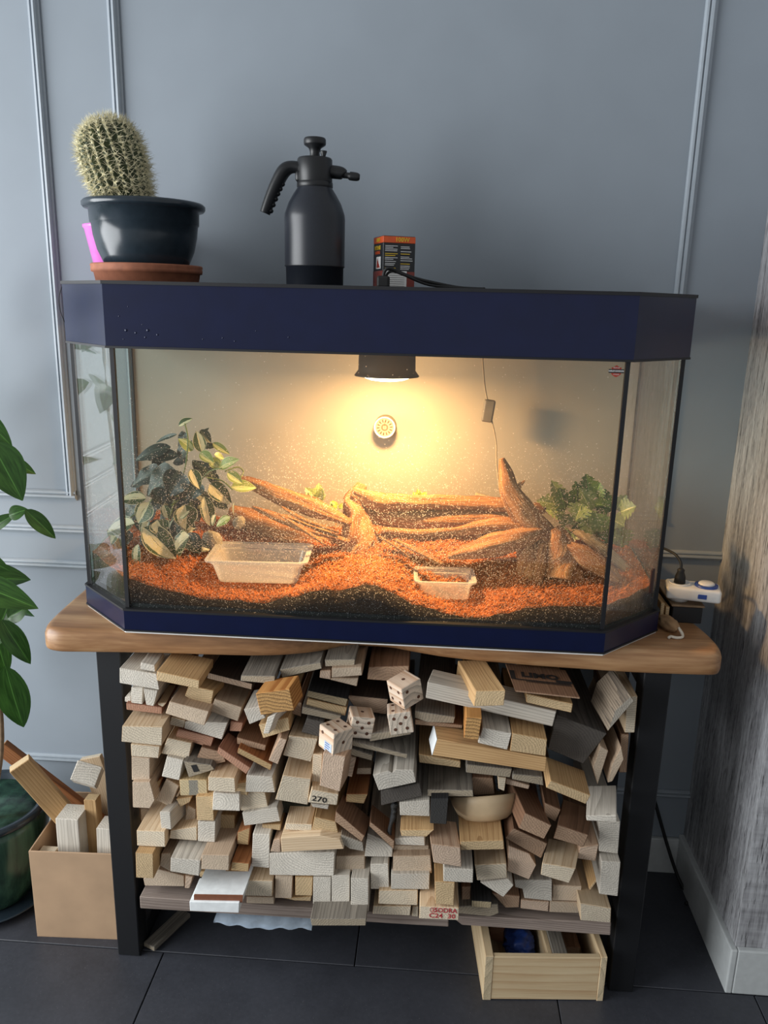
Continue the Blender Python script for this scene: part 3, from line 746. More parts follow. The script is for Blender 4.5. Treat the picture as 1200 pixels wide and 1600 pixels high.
# ------------------------------------------------------------------ leaves
def leaf_mesh(name, width, fold=0.25, droop=0.25, notch=0, shape='oval', nu=6, nv=12, wave=0.0):
    """unit leaf along +Y, face up +Z"""
    bm = BM(); lay = bm.loops.layers.uv.verify(); rows = []
    for j in range(nv+1):
        t = j/nv
        if shape == 'oval': w_ = math.sin(math.pi*min(1, t**0.8*1.0))**0.8
        elif shape == 'heart': w_ = (math.sin(math.pi*t**0.62))**0.75
        else: w_ = math.sin(math.pi*t)**0.65
        w_ = max(w_, 0.02)*width/2
        row = []
        for i in range(-nu, nu+1):
            s = i/nu; ww = w_
            if notch and abs(s) > 0.4 and j % 4 == 2: ww = w_*0.5
            x = s*ww; z = abs(s)*fold*ww - droop*t*t + wave*math.sin(t*14)*s*s*.05
            row.append(bm.verts.new((x, t + (abs(s)*0.12 if notch else 0)*w_, z)))
        rows.append(row)
    for j in range(nv):
        for i in range(2*nu):
            f = bm.faces.new((rows[j][i], rows[j][i+1], rows[j+1][i+1], rows[j+1][i]))
            for lp, (a, b_) in zip(f.loops, ((i, j), (i+1, j), (i+1, j+1), (i, j+1))): lp[lay].uv = (a/(2*nu), b_/nv)
            f.smooth = True
    me = bpy.data.meshes.new(name); bm.to_mesh(me); bm.free(); return me
LEAF = {}
def leaf_data(kind, ratio, mat):
    q = round(ratio*5)/5; key = (kind, q, mat)
    if key not in LEAF:
        me = leaf_mesh('leaf', q, notch=(kind == 'notch'), shape='heart' if kind in ('heart', 'notch') else 'oval', droop={'oval': .18, 'heart': .2, 'notch': .12, 'long': .3}[kind], nv=20 if kind == 'notch' else 12, wave=.6 if kind == 'heart' else 0)
        me.materials.append(M[mat]); LEAF[key] = me
    return LEAF[key]
def place_leaf(root, base, tip, width, mat, kind='oval', face=None, name='leaf'):
    d = tip-base; L = d.length; y = d.normalized()
    face = face or Vector((random.uniform(-.35, .35), -0.75, 0.65))
    x = y.cross(face); x = x.normalized() if x.length > .05 else Vector((1, 0, 0)); z = x.cross(y)
    me = leaf_data(kind, max(.2, min(1.4, width/L)), mat)
    o = link(name, me, None, root); mm = frame(base - Vector(root.location), x*L, y*L, z*L); o.matrix_local = mm
    return o
def plant_px(root, items, crop, Yf, LS=1.1, WS=1.35):
    x0, y0, sc = crop
    for it in items:
        (bx, by), (tx, ty), wd, mat, kind = it[:5]; Y = it[5] if len(it) > 5 else Yf(); dY = it[6] if len(it) > 6 else random.uniform(-.02, .02)
        b_ = at(x0+bx/sc, y0+by/sc, Y=Y); t_ = at(x0+tx/sc, y0+ty/sc, Y=Y+dY)
        for q in (b_, t_):
            q.y = max(.035, min(.405, q.y)); lim = tank_half(q.y-.012)-.022; q.x = max(-lim, min(lim, q.x))
        t_ = b_ + (t_-b_)*LS
        lf_ = place_leaf(root, b_, t_, wd/sc*0.00136*WS, mat, kind)
        for _ in range(3):      # keep every leaf clear of the panes and the tray
            mw_ = Matrix.Translation(root.location) @ lf_.matrix_basis; P_ = [mw_ @ v_.co for v_ in lf_.data.vertices]; sh = Vector((0, 0, 0))
            sh.y += max(0, .014 - min(p_.y for p_ in P_)) - max(0, max(p_.y for p_ in P_) - (DD-.016))
            ex_ = max(P_, key=lambda p_: abs(p_.x) - tank_half(p_.y-.008)); q_ = abs(ex_.x) - (tank_half(ex_.y-.008)-.008)
            if q_ > 0: sh.x -= math.copysign(q_, ex_.x)
            sh.z += max(0, Z1+.004 - min(p_.z for p_ in P_))
            if sh.length < 1e-5: break
            lf_.location = lf_.location + sh
fp = empty('artificial_plant', (-0.42, 0.23, 0.94), 'bushy artificial plant with cream-striped leaves at the left end', 'plant')
V, K, G = 'leaf_var', 'leaf_vark', 'leaf_lite'
items = [((700, 105), (772, 55), 42, V, 'oval', .24), ((690, 160), (545, 195), 28, K, 'oval', .24), ((840, 130), (905, 205), 46, K, 'oval', .23), ((920, 215), (1015, 275), 40, G, 'oval', .22),
 ((795, 262), (712, 195), 50, G, 'oval', .2), ((850, 275), (818, 150), 66, V, 'oval', .2), ((650, 240), (425, 305), 95, K, 'oval', .25), ((700, 300), (470, 290), 70, K, 'oval', .24), ((590, 395), (388, 470), 130, K, 'heart', .22),
 ((690, 400), (490, 530), 150, K, 'heart', .18), ((490, 575), (333, 572), 85, V, 'oval', .12), ((512, 600), (440, 722), 80, V, 'oval', .12), ((605, 615), (628, 705), 48, V, 'oval', .12), ((740, 615), (750, 775), 105, V, 'heart', .13),
 ((770, 815), (640, 922), 95, V, 'heart', .12), ((470, 760), (670, 945), 130, V, 'oval', .11), ((560, 715), (600, 805), 90, V, 'heart', .12), ((440, 870), (412, 1025), 66, V, 'oval', .10), ((415, 735), (230, 775), 90, V, 'oval', .14), ((335, 745), (175, 865), 60, V, 'oval', .15),
 ((165, 890), (140, 1072), 46, V, 'oval', .17), ((225, 905), (192, 1048), 44, V, 'oval', .16), ((865, 560), (912, 752), 66, V, 'oval', .14), ((940, 680), (905, 750), 40, V, 'oval', .13), ((900, 480), (1035, 600), 95, V, 'heart', .15), ((1040, 500), (1188, 492), 62, G, 'oval', .17),
 ((965, 375), (1062, 318), 62, G, 'oval', .18), ((840, 275), (912, 330), 60, G, 'oval', .19), ((900, 320), (975, 375), 58, G, 'oval', .18), ((1015, 405), (1102, 468), 52, G, 'oval', .17), ((715, 400), (640, 545), 120, K, 'heart', .16), ((830, 470), (785, 565), 90, K, 'heart', .16),
 ((780, 385), (832, 495), 66, V, 'oval', .15), ((530, 515), (625, 600), 80, K, 'oval', .15), ((610, 560), (515, 645), 70, K, 'oval', .15), ((1035, 695), (945, 742), 48, G, 'oval', .13), ((760, 160), (690, 230), 80, K, 'heart', .25), ((820, 200), (880, 120), 40, K, 'oval', .25),
 ((860, 240), (935, 230), 40, K, 'oval', .23), ((930, 290), (995, 310), 36, G, 'oval', .22), ((700, 320), (760, 210), 60, K, 'oval', .25), ((600, 430), (520, 400), 100, K, 'heart', .24), ((760, 330), (660, 330), 70, K, 'oval', .25), ((850, 360), (930, 420), 80, K, 'oval', .21),
 ((700, 560), (660, 700), 110, K, 'heart', .2), ((780, 590), (830, 720), 110, K, 'heart', .2), ((560, 640), (470, 700), 100, K, 'heart', .2), ((640, 720), (700, 830), 110, K, 'heart', .18), ((520, 830), (470, 930), 100, K, 'heart', .16), ((820, 640), (900, 640), 80, K, 'oval', .2),
 ((940, 560), (1010, 640), 80, K, 'heart', .2), ((600, 300), (560, 380), 100, K, 'heart', .26), ((430, 640), (350, 720), 90, K, 'heart', .19), ((380, 780), (330, 880), 70, K, 'heart', .18), ((290, 800), (240, 880), 60, K, 'oval', .19), ((880, 420), (800, 330), 80, K, 'heart', .24),
 ((1060, 600), (1040, 690), 30, V, 'oval', .15), ((700, 700), (760, 640), 60, V, 'oval', .13), ((690, 830), (670, 720), 50, K, 'oval', .16)]
rq = random.Random(21)
for k in range(34):
    cx_, cy_ = rq.uniform(420, 960), rq.uniform(300, 900); 
    if cx_ < 420+abs(cy_-620)*.35 or cx_ > 1000-abs(cy_-560)*.45: continue
    an = rq.uniform(.2, 2.9); ln = rq.uniform(90, 160)
    items.append(((cx_, cy_), (cx_+math.cos(an)*ln, cy_+math.sin(an)*ln*.9), rq.uniform(60, 105), rq.choice([K, K, K, V]), rq.choice(['oval', 'heart']), rq.uniform(.17, .27)))
plant_px(fp, items, (110, 640, 4.138), lambda: .18)
for path in ([(600, 1000), (620, 800), (680, 560), (740, 380), (760, 200), (740, 90)], [(650, 620), (730, 560), (820, 480), (900, 400), (980, 380)], [(700, 560), (560, 560), (470, 640), (300, 760), (200, 860)], [(880, 440), (980, 460), (1050, 520)], [(1000, 400), (1080, 372), (1118, 400), (1100, 440)]):
    bm = BM(); tube(bm, [tuple(at(110+u/4.138, 640+v/4.138, Y=.17 + .02*math.sin(i)))for i, (u, v) in enumerate(path)], 0.0016, 6, 6); obj('stem', bm, M['stemgreen'], fp, True, True)
mp = empty('artificial_plant', (0.49, 0.30, 0.95), 'artificial plant with split monstera leaves in the right corner', 'plant')
a_, b2 = 'leaf_mon', 'leaf_mon2'
items = [((830, 190), (795, 100), 60, b2, 'notch'), ((850, 230), (830, 140), 90, a_, 'notch'), ((900, 230), (905, 110), 70, a_, 'notch'), ((965, 180), (955, 70), 90, a_, 'notch'), ((985, 200), (1070, 215), 110, a_, 'notch', .3), ((840, 215), (735, 185), 80, b2, 'notch'), ((850, 250), (770, 230), 70, b2, 'notch'),
 ((870, 250), (850, 320), 70, b2, 'notch'), ((930, 200), (900, 270), 90, b2, 'notch', .27), ((960, 230), (975, 340), 90, b2, 'notch', .26), ((1010, 250), (1025, 330), 80, b2, 'notch', .26), ((1060, 270), (1120, 300), 70, b2, 'notch', .28), ((1110, 240), (1200, 215), 80, b2, 'notch', .28), ((920, 280), (940, 350), 70, a_, 'notch', .28),
 ((1090, 230), (1130, 170), 70, a_, 'notch', .3), ((990, 170), (1010, 110), 60, a_, 'notch', .31), ((1000, 300), (980, 370), 90, a_, 'notch', .3), ((1060, 310), (1060, 390), 90, a_, 'notch', .3), ((1120, 310), (1150, 400), 90, a_, 'notch', .3), ((900, 320), (870, 370), 70, a_, 'notch', .31), ((940, 160), (880, 170), 70, a_, 'notch', .32), ((1030, 220), (1040, 140), 60, a_, 'notch', .32), ((970, 240), (930, 140), 80, b2, 'notch', .29)]
plant_px(mp, items, (600, 720, 3.0), lambda: .3, 1.1, 1.5)
for u in (880, 960, 1050):
    bm = BM(); tube(bm, [tuple(at(600+990/3, 720+440/3, Y=.32)), tuple(at(600+(u+970)/6, 720+330/3, Y=.32)), tuple(at(600+u/3, 720+230/3, Y=.31))], 0.002, 6, 6); obj('stem', bm, M['stemgreen'], mp, True, True)
def sprig(label, cu, cv, Y, rad, n, mat, wd=.9):
    c = at(cu, cv, Y=Y); root = empty('moss_sprig', (c.x, c.y, c.z-rad*.8), label, 'plant')
    for k in range(n):
        a = random.uniform(0, 2*math.pi); b_ = c + Vector((0, 0, -rad*.5)); e_ = random.uniform(-.2, 1.2)
        t_ = c + Vector((math.cos(a)*math.cos(e_), math.sin(a)*.4*math.cos(e_), math.sin(e_)))*rad*random.uniform(.6, 1.1)
        place_leaf(root, b_.lerp(t_, .25), t_, (t_-b_).length*wd*.6, mat, 'notch')
sprig('green moss-like sprig behind the long driftwood root', 497, 775, .36, .034, 16, 'leaf_mon2')
sprig('small pointed green sprig left of the driftwood stump', 528, 790, .33, .020, 9, 'leaf_moss')
sprig('bright yellow-green sprig behind the upper driftwood limb', 655, 778, .36, .022, 12, 'leaf_moss')
sprig('tiny green sprig peeking over the driftwood limb near the stump', 607, 778, .35, .014, 7, 'leaf_mon2')

# thermometer on the back panel, cable with in-line box
tc = at(601, 668, Y=0.388); th = empty('thermometer', (tc.x, 0.4249, tc.z), 'round dial thermometer stuck on the back panel', 'thermometer')
mx = Matrix.Rotation(math.radians(90), 4, 'X')
obj('case', lathe(BM(), [(.022, 0.0002), (.0262, .004), (.0262, .036), (.0250, .0385), (.0232, .0385), (.0232, .0355), (0, .0355)], 40, mtx=mx), M['greypl'], th, True)
obj('bezel', lathe(BM(), [(.0233, .0356), (.0250, .0400), (.0222, .0400), (.0215, .0362)], 40, mtx=mx, cap=False), M['whitepl'], th, True)
o = obj('dial', lathe(BM(), [(.0212, 0), (.0212, .0008), (0, .0008)], 40, mtx=mx), M['dial'], th); o.location = (0, -.0357, 0)
obj('needle', box(BM(), -.0006, .0006, -.0382, -.0375, -.002, .015), M['logo_red'], th)
pb = at(763, 642, Y=.34); tcb = empty('sensor_cable', (pb.x, pb.y, pb.z), 'thin grey cable with small in-line box hanging beside the lamp', 'cable')
p_top = at(752, 562, Y=.34); p_top.z = Z2 - 0.0005
obj('cable', tube(BM(), [tuple(p_top), tuple(at(757, 600, Y=.34)), tuple(at(762, 628, Y=.34))], .0019, 8), M['cablegrey'], tcb, True, True)
obj('cable', tube(BM(), [tuple(at(768, 655, Y=.34)), tuple(at(775, 690, Y=.335)), tuple(at(776, 725, Y=.30)), tuple(at(780, 765, Y=.27))], .0016, 8), M['cablegrey'], tcb, True, True)
bm = box(BM(), -.0125, .0125, -.009, .009, -.025, .025, .004, 3); bmesh.ops.rotate(bm, verts=bm.verts, matrix=Matrix.Rotation(math.radians(7), 3, 'Y'))
obj('inline_box', bm, M['greypl'], tcb)

# ------------------------------------------------------------------ things on the lid
SX, SY = -0.1218, 0.20
sb = empty('pump_sprayer', (SX, SY, Z3), 'black pump pressure sprayer bottle standing on the terrarium lid', 'sprayer')
obj('bottle', lathe(BM(), [(.055, 0), (.057, .002), (.0575, .038), (.0595, .0385), (.0595, .040), (.0598, .130), (.0590, .138), (.052, .158), (.042, .175), (.0345, .186), (.0335, .194)], 56), M['bottle'], sb, True)
obj('base_band', lathe(BM(), [(.0578, .0395), (.0602, .0395), (.0602, .0405), (.0578, .0405)], 56, cap=False), M['seam'], sb)
obj('collar', lathe(BM(), [(.0335, .186), (.0352, .188), (.0352, .196), (.0335, .198)], 40), M['black_pl'], sb, True)
bm = lathe(BM(), [(.033, .194), (.034, .196), (.034, .238), (.032, .241)], 40); box(bm, -.036, -.010, -.020, .020, .196, .216, .005, 2)
obj('pump_head', bm, M['black_pl'], sb, True)
obj('plunger', lathe(BM(), [(.0115, .236), (.0095, .246), (.0095, .252), (.012, .259), (.0205, .2645), (.0215, .267), (.0215, .274), (.020, .277), (.006, .278)], 32), M['black_pl'], sb, True)
obj('release_knob', lathe(BM(), [(.004, .238), (.004, .243), (.0065, .250), (.0065, .252)], 16, (.019, -.014, 0)), M['black_pl'], sb, True)
def loc_px(u, v, Y=SY): return at(u, v, Y=Y) - Vector((SX, SY, Z3))
hp = [(476, 264, 12), (458, 261, 12.5), (445, 266, 14), (434, 284, 13.5), (425, 304, 12.5), (418, 322, 11.5), (414, 333, 10.5)]
bm = tube(BM(), [tuple(loc_px(u, v)) + (r_*.00128,) for u, v, r_ in hp], seg=12, n=6, flat=.72)
obj('handle', bm, M['black_pl'], sb, True)
bm = BM()
for k in range(6):
    t = k/5; c = loc_px(441 - 18*t, 288+42*t - 2*math.sin(t*3)); bmesh.ops.create_icosphere(bm, subdivisions=2, radius=.0058, matrix=Matrix.Translation(c) @ Matrix.Diagonal((1, 1.2, .8, 1)))
obj('finger_grips', bm, M['black_pl'], sb, True)
bm = tube(BM(), [tuple(loc_px(u, v)) + (r_*.00128,) for u, v, r_ in [(514, 268, 9.5), (530, 270, 9.5), (537, 272, 8), (539, 273.5, 5), (545, 274.5, 4.6), (547, 275, 6.2), (558, 276.5, 6), (562, 277, 4)]], seg=14, n=3)
obj('nozzle', bm, M['black_pl'], sb, True)

# bulb carton
BXc = Vector((0.036, 0.215, Z3)); th_ = math.radians(21); S_ = .033; H_ = .0985
bx = empty('bulb_carton', BXc, 'small black and orange bulb carton on the terrarium lid', 'box', rz=th_)
obj('carton', box(BM(), -S_, S_, -S_, S_, 0, H_-.012, .0006), M['boxblack'], bx)
obj('top_band', box(BM(), -S_-.0002, S_+.0002, -S_-.0002, S_+.0002, H_-.012, H_, .0006), M['orange_print'], bx)
obj('top_flap', box(BM(), -S_+.001, S_-.001, -S_+.001, S_-.001, H_, H_+.001), M['boxblack'], bx)
obj('red_fade', box(BM(), -S_-.0003, -S_, -S_, S_, 0.0005, .034), M['boxred'], bx)
obj('red_corner', box(BM(), .017, S_, -S_-.0003, -S_, 0.0005, .033), M['boxred'], bx)
obj('label_patch', box(BM(), -S_+.001, .0165, -S_-.0004, -S_, 0.0005, .034), M['paper'], bx)
obj('picture_patch', box(BM(), -S_-.0005, -S_, -.018, .012, .038, .061), M['paper'], bx)
bm = BM(); vs = [bm.verts.new((-S_-.0008, y, z)) for y, z in ((-.014, .040), (.008, .040), (.004, .058))]; bm.faces.new(vs); r = bmesh.ops.extrude_face_region(bm, geom=list(bm.faces)); bmesh.ops.translate(bm, verts=[g for g in r['geom'] if isinstance(g, bmesh.types.BMVert)], vec=(.0005, 0, 0))
obj('printed_triangle', bm, M['logo_red'], bx)
FX, FZ, FN = Vector((1, 0, 0)), Vector((0, 0, 1)), Vector((0, -1, 0))
text_mesh('lettering', '100W', .0115, M['yellow_print'], bx, frame(Vector((.006, -S_-.0006, H_-.0062)), FX, FZ, FN), bold=.0002)
LXs = Vector((0, -1, 0)); LN = Vector((-1, 0, 0))
text_mesh('lettering', '100W', .010, M['yellow_print'], bx, frame(Vector((-S_-.0006, 0.0, H_-.0062)), LXs, FZ, LN), bold=.0002)
text_mesh('lettering', 'INTENSE', .0105, M['yellow_print'], bx, frame(Vector((-S_-.0006, 0.003, H_-.021)), LXs, FZ, LN), bold=.0002)
text_mesh('lettering', 'BASKING', .008, M['orange_print'], bx, frame(Vector((-S_-.0006, 0.003, H_-.030)), LXs, FZ, LN), bold=.0002)
for mat_, rows in (('yellow_print', [(-.029, .0655), (.003, .0655), (-.029, .064-.002), (.003, .047), (-.029, .0385)]), ('white_print', [(-.029, .080), (-.029, .077), (-.029, .074), (-.029, .071), (.003, .079), (.003, .076), (.003, .070), (-.029, .058), (-.029, .055), (-.029, .051), (-.029, .047), (-.029, .044), (.003, .060), (.003, .057), (.003, .053), (.003, .043), (.003, .040), (.003, .037)])):
    bm = BM()
    for x, z in rows: box(bm, x, x+random.uniform(.016, .026), -S_-.0005, -S_-.0001, z, z+.0013)
    o = obj('printed_lines', bm, M[mat_], bx)
bm = BM()
for k in range(7): box(bm, -.020, .012, -S_-.0007, -S_-.0004, .005+k*.004, .0058+k*.004)
obj('printed_lines', bm, M['greypl'], bx)
# black plug lead lying on the lid in front of the carton
pc = empty('power_lead', (0.06, 0.12, Z3), 'black power lead with plug lying on the lid in front of the carton', 'cable')
obj('plug', box(BM(), -.050, -.026, -.012, .012, .0, .022, .004, 2), M['rubber'], pc)
cps = [(-.038, 0, .018), (-.036, .0, .030), (-.028, 0, .036), (-.010, .01, .030), (.02, .03, .020), (.06, .05, .012), (.11, .07, .0045), (.16, .09, .0035)]
obj('lead', tube(BM(), cps, .0035, 8), M['rubber'], pc, True)
obj('lead', tube(BM(), [(-.034, .006, .018), (-.030, .006, .027), (-.020, .006, .031), (0, .012, .025), (.05, .040, .008), (.12, .06, .004)], .0025, 8), M['rubber'], pc, True)

# cactus pot, saucer, cactus, pink pot
PX, PY = -0.474, 0.225
single('saucer', lathe(BM(), [(.098, 0), (.103, .004), (.106, .020), (.1105, .021), (.1115, .027), (.1105, .030), (.112, .034), (.110, .037), (.104, .037), (.101, .012), (0, .010)], 56, (PX, PY, Z3)), M['terra'], 'round terracotta saucer under the cactus pot', 'saucer', True)
cp = empty('cactus_pot', (PX, PY, Z3+.0125), 'dark slate plastic bowl pot holding the cactus', 'pot')
obj('pot_body', lathe(BM(), [(.070, 0), (.076, .008), (.085, .027), (.096, .052), (.1025, .080), (.1050, .102), (.1075, .104), (.1085, .130), (.118, .131), (.121, .135), (.121, .141), (.117, .145), (.107, .144), (.103, .125), (.0, .122)], 64), M['darkpot'], cp, True)
obj('pot_soil', lathe(BM(), [(.102, .1225), (.09, .128), (0, .132)], 40), M['soil'], cp, True)
cb = at(200, 322, Y=.225); ct = at(157, 186, Y=.225); ax = (ct-cb); CH = ax.length; ax.normalize(); sx = ax.cross(Vector((0, 1, 0))).normalized(); sy = ax.cross(sx).normalized()
ca = empty('cactus', cb, 'leaning barrel cactus covered in pale spines', 'cactus')
NR = 22; bm = BM(); rings = []; 
def crad(t): return .0605*(min(1, .80+.45*t) if t < .5 else 1.0)*math.sqrt(max(0.0, 1-max(0, (t-.58)/.42)**2.6))
for j in range(33):
    t = j/32; rr = crad(t); ring = []
    for i in range(NR*4):
        an = 2*math.pi*i/(NR*4); k = rr*(0.93+.09*math.cos(an*NR)); ring.append(bm.verts.new(ax*(t*CH) + sx*math.cos(an)*k + sy*math.sin(an)*k))
    rings.append(ring)
for p, q in zip(rings, rings[1:]):
    for i in range(len(p)): bm.faces.new((p[i], p[(i+1) % len(p)], q[(i+1) % len(q)], q[i]))
bm.faces.new(rings[0][::-1]); bm.faces.new(rings[-1])
obj('cactus_body', bm, M['cactus'], ca, True)
bm = BM(); rs = random.Random(3)
for i in range(NR):
    an = 2*math.pi*i/NR
    for j in range(17):
        t = .04 + .96*j/16.5; rr = crad(min(t, .985))*1.02; t2 = min(1, t+.02); nr = (sx*math.cos(an)+sy*math.sin(an)); slope = (crad(min(t+.03, 1))-crad(max(t-.03, 0)))/(0.06*CH)
        nn = (nr - ax*slope).normalized(); c = ax*(t*CH) + nr*rr
        bmesh.ops.create_icosphere(bm, subdivisions=1, radius=.0030, matrix=Matrix.Translation(c))
        for k in range(11 if t < .8 else 20):
            d = (nn*rs.uniform(.25, 1.0) + Vector((rs.uniform(-1, 1), rs.uniform(-1, 1), rs.uniform(-1, 1)))*.75).normalized()
            if d.dot(nn) < .12: d = (d + nn*.6).normalized()
            L = rs.uniform(.010, .022)*(1.35 - .5*t)*(1.25 if k == 0 else 1); s1 = d.orthogonal().normalized()*.00062; s2 = d.cross(s1)
            v0 = [bm.verts.new(c + s1), bm.verts.new(c - s1*.5 + s2*.87), bm.verts.new(c - s1*.5 - s2*.87)]; v1 = bm.verts.new(c + d*L)
            for q in range(3): bm.faces.new((v0[q], v0[(q+1) % 3], v1))
o = obj('spines', bm, M['spine'], ca); o['kind'] = 'stuff'
single('pink_pot', lathe(BM(), [(.038, 0), (.042, .002), (.065, .116), (.068, .119), (.068, .124), (.062, .124), (.040, .004), (0, .004)], 40, (-.592, .362, Z3)), M['pinkpl'], 'glossy pink flower pot tucked behind the cactus pot', 'pot', True)
single('thin_wire', tube(BM(), [tuple(at(97, 447, Y=.13)), tuple(at(92, 465, Y=.13)), tuple(at(94, 485, Y=.14)), tuple(at(102, 506, Y=.15))], .0008, 6), M['rubber'], 'thin wire loop sticking out at the lid left end', 'wire', True)

# ------------------------------------------------------------------ right end of the table
bk = empty('black_case', (0.690, 0.255, ZT), 'low black case with a wooden top beside the terrarium', 'case', rz=math.radians(-2))
obj('case_body', box(BM(), -.033, .030, -.072, .09, 0, .037, .0015), M['black_pl'], bk)
obj('case_top', box(BM(), -.036, .033, -.074, .092, .037, .042, .001), M['bark'], bk)
tm = empty('timer_plug', (0.697, 0.20, ZT+.042), 'white timer plug with blue dial on top of the black case', 'timer', rz=math.radians(-12))
obj('adapter_foot', lathe(BM(), [(.020, 0), (.020, .012)], 24, (-.026, .012, 0)), M['whitepl'], tm, True)
bm = box(BM(), -.055, .055, -.030, .030, .012, .040, .006, 3); obj('timer_body', bm, M['whitepl'], tm, True)
obj('socket_ring', lathe(BM(), [(.022, .0395), (.0225, .043), (.020, .043), (.018, .041), (0, .041)], 32, (-.028, .002, 0)), M['whitepl'], tm, True)
obj('dial_ring', lathe(BM(), [(.0235, .0395), (.0235, .044), (.017, .045), (.017, .041)], 40, (.026, .0, 0), cap=False), M['bluepl'], tm, True)
obj('dial_knob', lathe(BM(), [(.0168, .040), (.0165, .047), (.014, .049), (0, .049)], 40, (.026, .0, 0)), M['whitepl'], tm, True)
obj('switch', box(BM(), .008, .026, -.0315, -.0295, .020, .030, .0008), M['bluepl'], tm)
obj('black_plug', lathe(BM(), [(.012, .0412), (.011, .055), (.007, .066), (.008, .070), (.004, .074)], 20, (-.028, .002, 0)), M['rubber'], tm, True)
obj('cable', tube(BM(), [(-.028, .002, .072), (-.030, .006, .085), (-.042, .02, .098), (-.065, .06, .098), (-.07, .12, .08), (-.07, .16, .04)], .003, 8), M['rubber'], tm, True)
for k, (x, lb) in enumerate(((.632, 'thin wooden slat beside the black case, nearer the terrarium'), (.643, 'thin wooden slat touching the black case'))):
    bm = box(BM(), -.004, .004, -.09, .09, 0, .045-.008*k, .001); bmesh.ops.translate(bm, verts=bm.verts, vec=(x, .27, ZT+.0002))
    single('wood_strip', bm, M['tan'], lb, 'strip')
bm = BM(); bmesh.ops.create_icosphere(bm, subdivisions=4, radius=1.0)
for v in bm.verts:
    v.co *= 1 + .16*noise.noise(v.co*2.2) + .06*noise.noise(v.co*7)
    v.co = Vector((v.co.x*.015, v.co.y*.032, max(-.0135, v.co.z*.015)))
bmesh.ops.rotate(bm, verts=bm.verts, matrix=Matrix.Rotation(.35, 3, 'Z')); bmesh.ops.translate(bm, verts=bm.verts, vec=(.636, .145, ZT+.0136))
tb_ = single('cloth_bundle', bm, M['cloth'], 'crumpled tan bundle in front of the wooden slats', 'bundle', True)
single('pale_cord', tube(BM(), [(.651, .122, ZT+.014), (.656, .108, ZT+.006), (.652, .096, ZT+.0035), (.640, .092, ZT+.0035), (.630, .096, ZT+.0035), (.624, .090, ZT+.0035)], .0030, 10), M['cord'], 'short pale cord trailing from the tan bundle', 'cord', True)

# ------------------------------------------------------------------ floor left: glazed pot with houseplant, carton of offcuts
GX, GY = -0.945, 0.205
sau = single('plant_saucer', lathe(BM(), [(.10, 0), (.125, .003), (.142, .018), (.140, .021), (.12, .008), (0, .008)], 56, (GX, GY, 0)), M['darkpot'], 'dark saucer under the green glazed pot', 'saucer', True)
gp = empty('glazed_pot', (GX, GY, .0085), 'green glazed ceramic pot at the left edge of the photo', 'pot')
obj('pot_body', lathe(BM(), [(.085, 0), (.090, .004), (.112, .06), (.135, .13), (.143, .185), (.143, .215), (.139, .238)], 64), M['glaze'], gp, True)
obj('pot_rim', lathe(BM(), [(.139, .2375), (.146, .241), (.147, .252), (.140, .257), (.128, .254), (.124, .225), (.0, .222)], 64), M['darkpot'], gp, True)
obj('pot_soil', lathe(BM(), [(.123, .2225), (.09, .230), (0, .228)], 40), M['soil'], gp, True)
hp_ = empty('houseplant', (GX, GY, .235), 'tall leafy green houseplant growing from the glazed pot', 'plant')
def leafpx(b, t, wd, Y, dY=0.0, kind='oval', face=None):
    place_leaf(hp_, at(b[0], b[1], Y=Y), at(t[0], t[1], Y=Y+dY), wd*.0013, 'leaf_room', kind, face)
FS = Vector((.3, -.8, .5))
for b, t, wd, Y, dY in (((-40, 640), (16, 692), 30, .05, -.02), ((-14, 690), (33, 778), 58, .0, -.03), ((8, 716), (57, 739), 17, .06, .02), ((14, 806), (40, 795), 24, .05, 0), ((39, 796), (88, 841), 30, .03, .01), ((-55, 905), (53, 946), 58, .0, -.01),
                       ((12, 966), (41, 948), 28, .04, 0), ((2, 968), (48, 1040), 40, .02, 0), ((-12, 1010), (14, 935), 30, .04, 0), ((8, 1040), (36, 1147), 54, -.01, .01), ((-8, 985), (10, 1060), 40, .05, 0), ((-30, 1000), (8, 1090), 40, .08, 0), ((-50, 860), (14, 890), 30, .08, 0), ((-20, 830), (20, 802), 18, .05, 0)):
    leafpx(b, t, wd, Y, dY, 'oval', FS)
rl = random.Random(11)
for k in range(34):      # the crown that stands left of the picture edge and mirrors in the corner pane
    z = rl.uniform(.62, 1.55); a = rl.uniform(0, 6.28); r0 = rl.uniform(.02, .05); r1 = rl.uniform(.12, .24)
    c = Vector((-0.96, .19, z)); b_ = c + Vector((math.cos(a)*r0, math.sin(a)*r0, 0)); t_ = c + Vector((math.cos(a)*r1, math.sin(a)*r1*.9, rl.uniform(-.10, .04)))
    if t_.x > -.78: t_.x = -.78 - rl.uniform(0, .05)
    place_leaf(hp_, b_, t_, (t_-b_).length*rl.uniform(.4, .6), 'leaf_room', 'oval', Vector((rl.uniform(-.3, .9), rl.uniform(-.8, .1), .7)))
for pts in ([(GX, GY-.02, .22), (-.90, .12, .5), (-.93, .15, .85), (-.96, .19, 1.2), (-.96, .19, 1.55)], [(GX+.02, GY-.03, .22), (-.80, .06, .5), (-.765, .02, .72), (-.76, .02, .84), (-.775, .03, 1.0), (-.80, .03, 1.15)]):
    obj('stem', tube(BM(), [p + (.006-.003*i/len(pts),) for i, p in enumerate(pts)], seg=8, n=6), M['bark'], hp_, True, True)

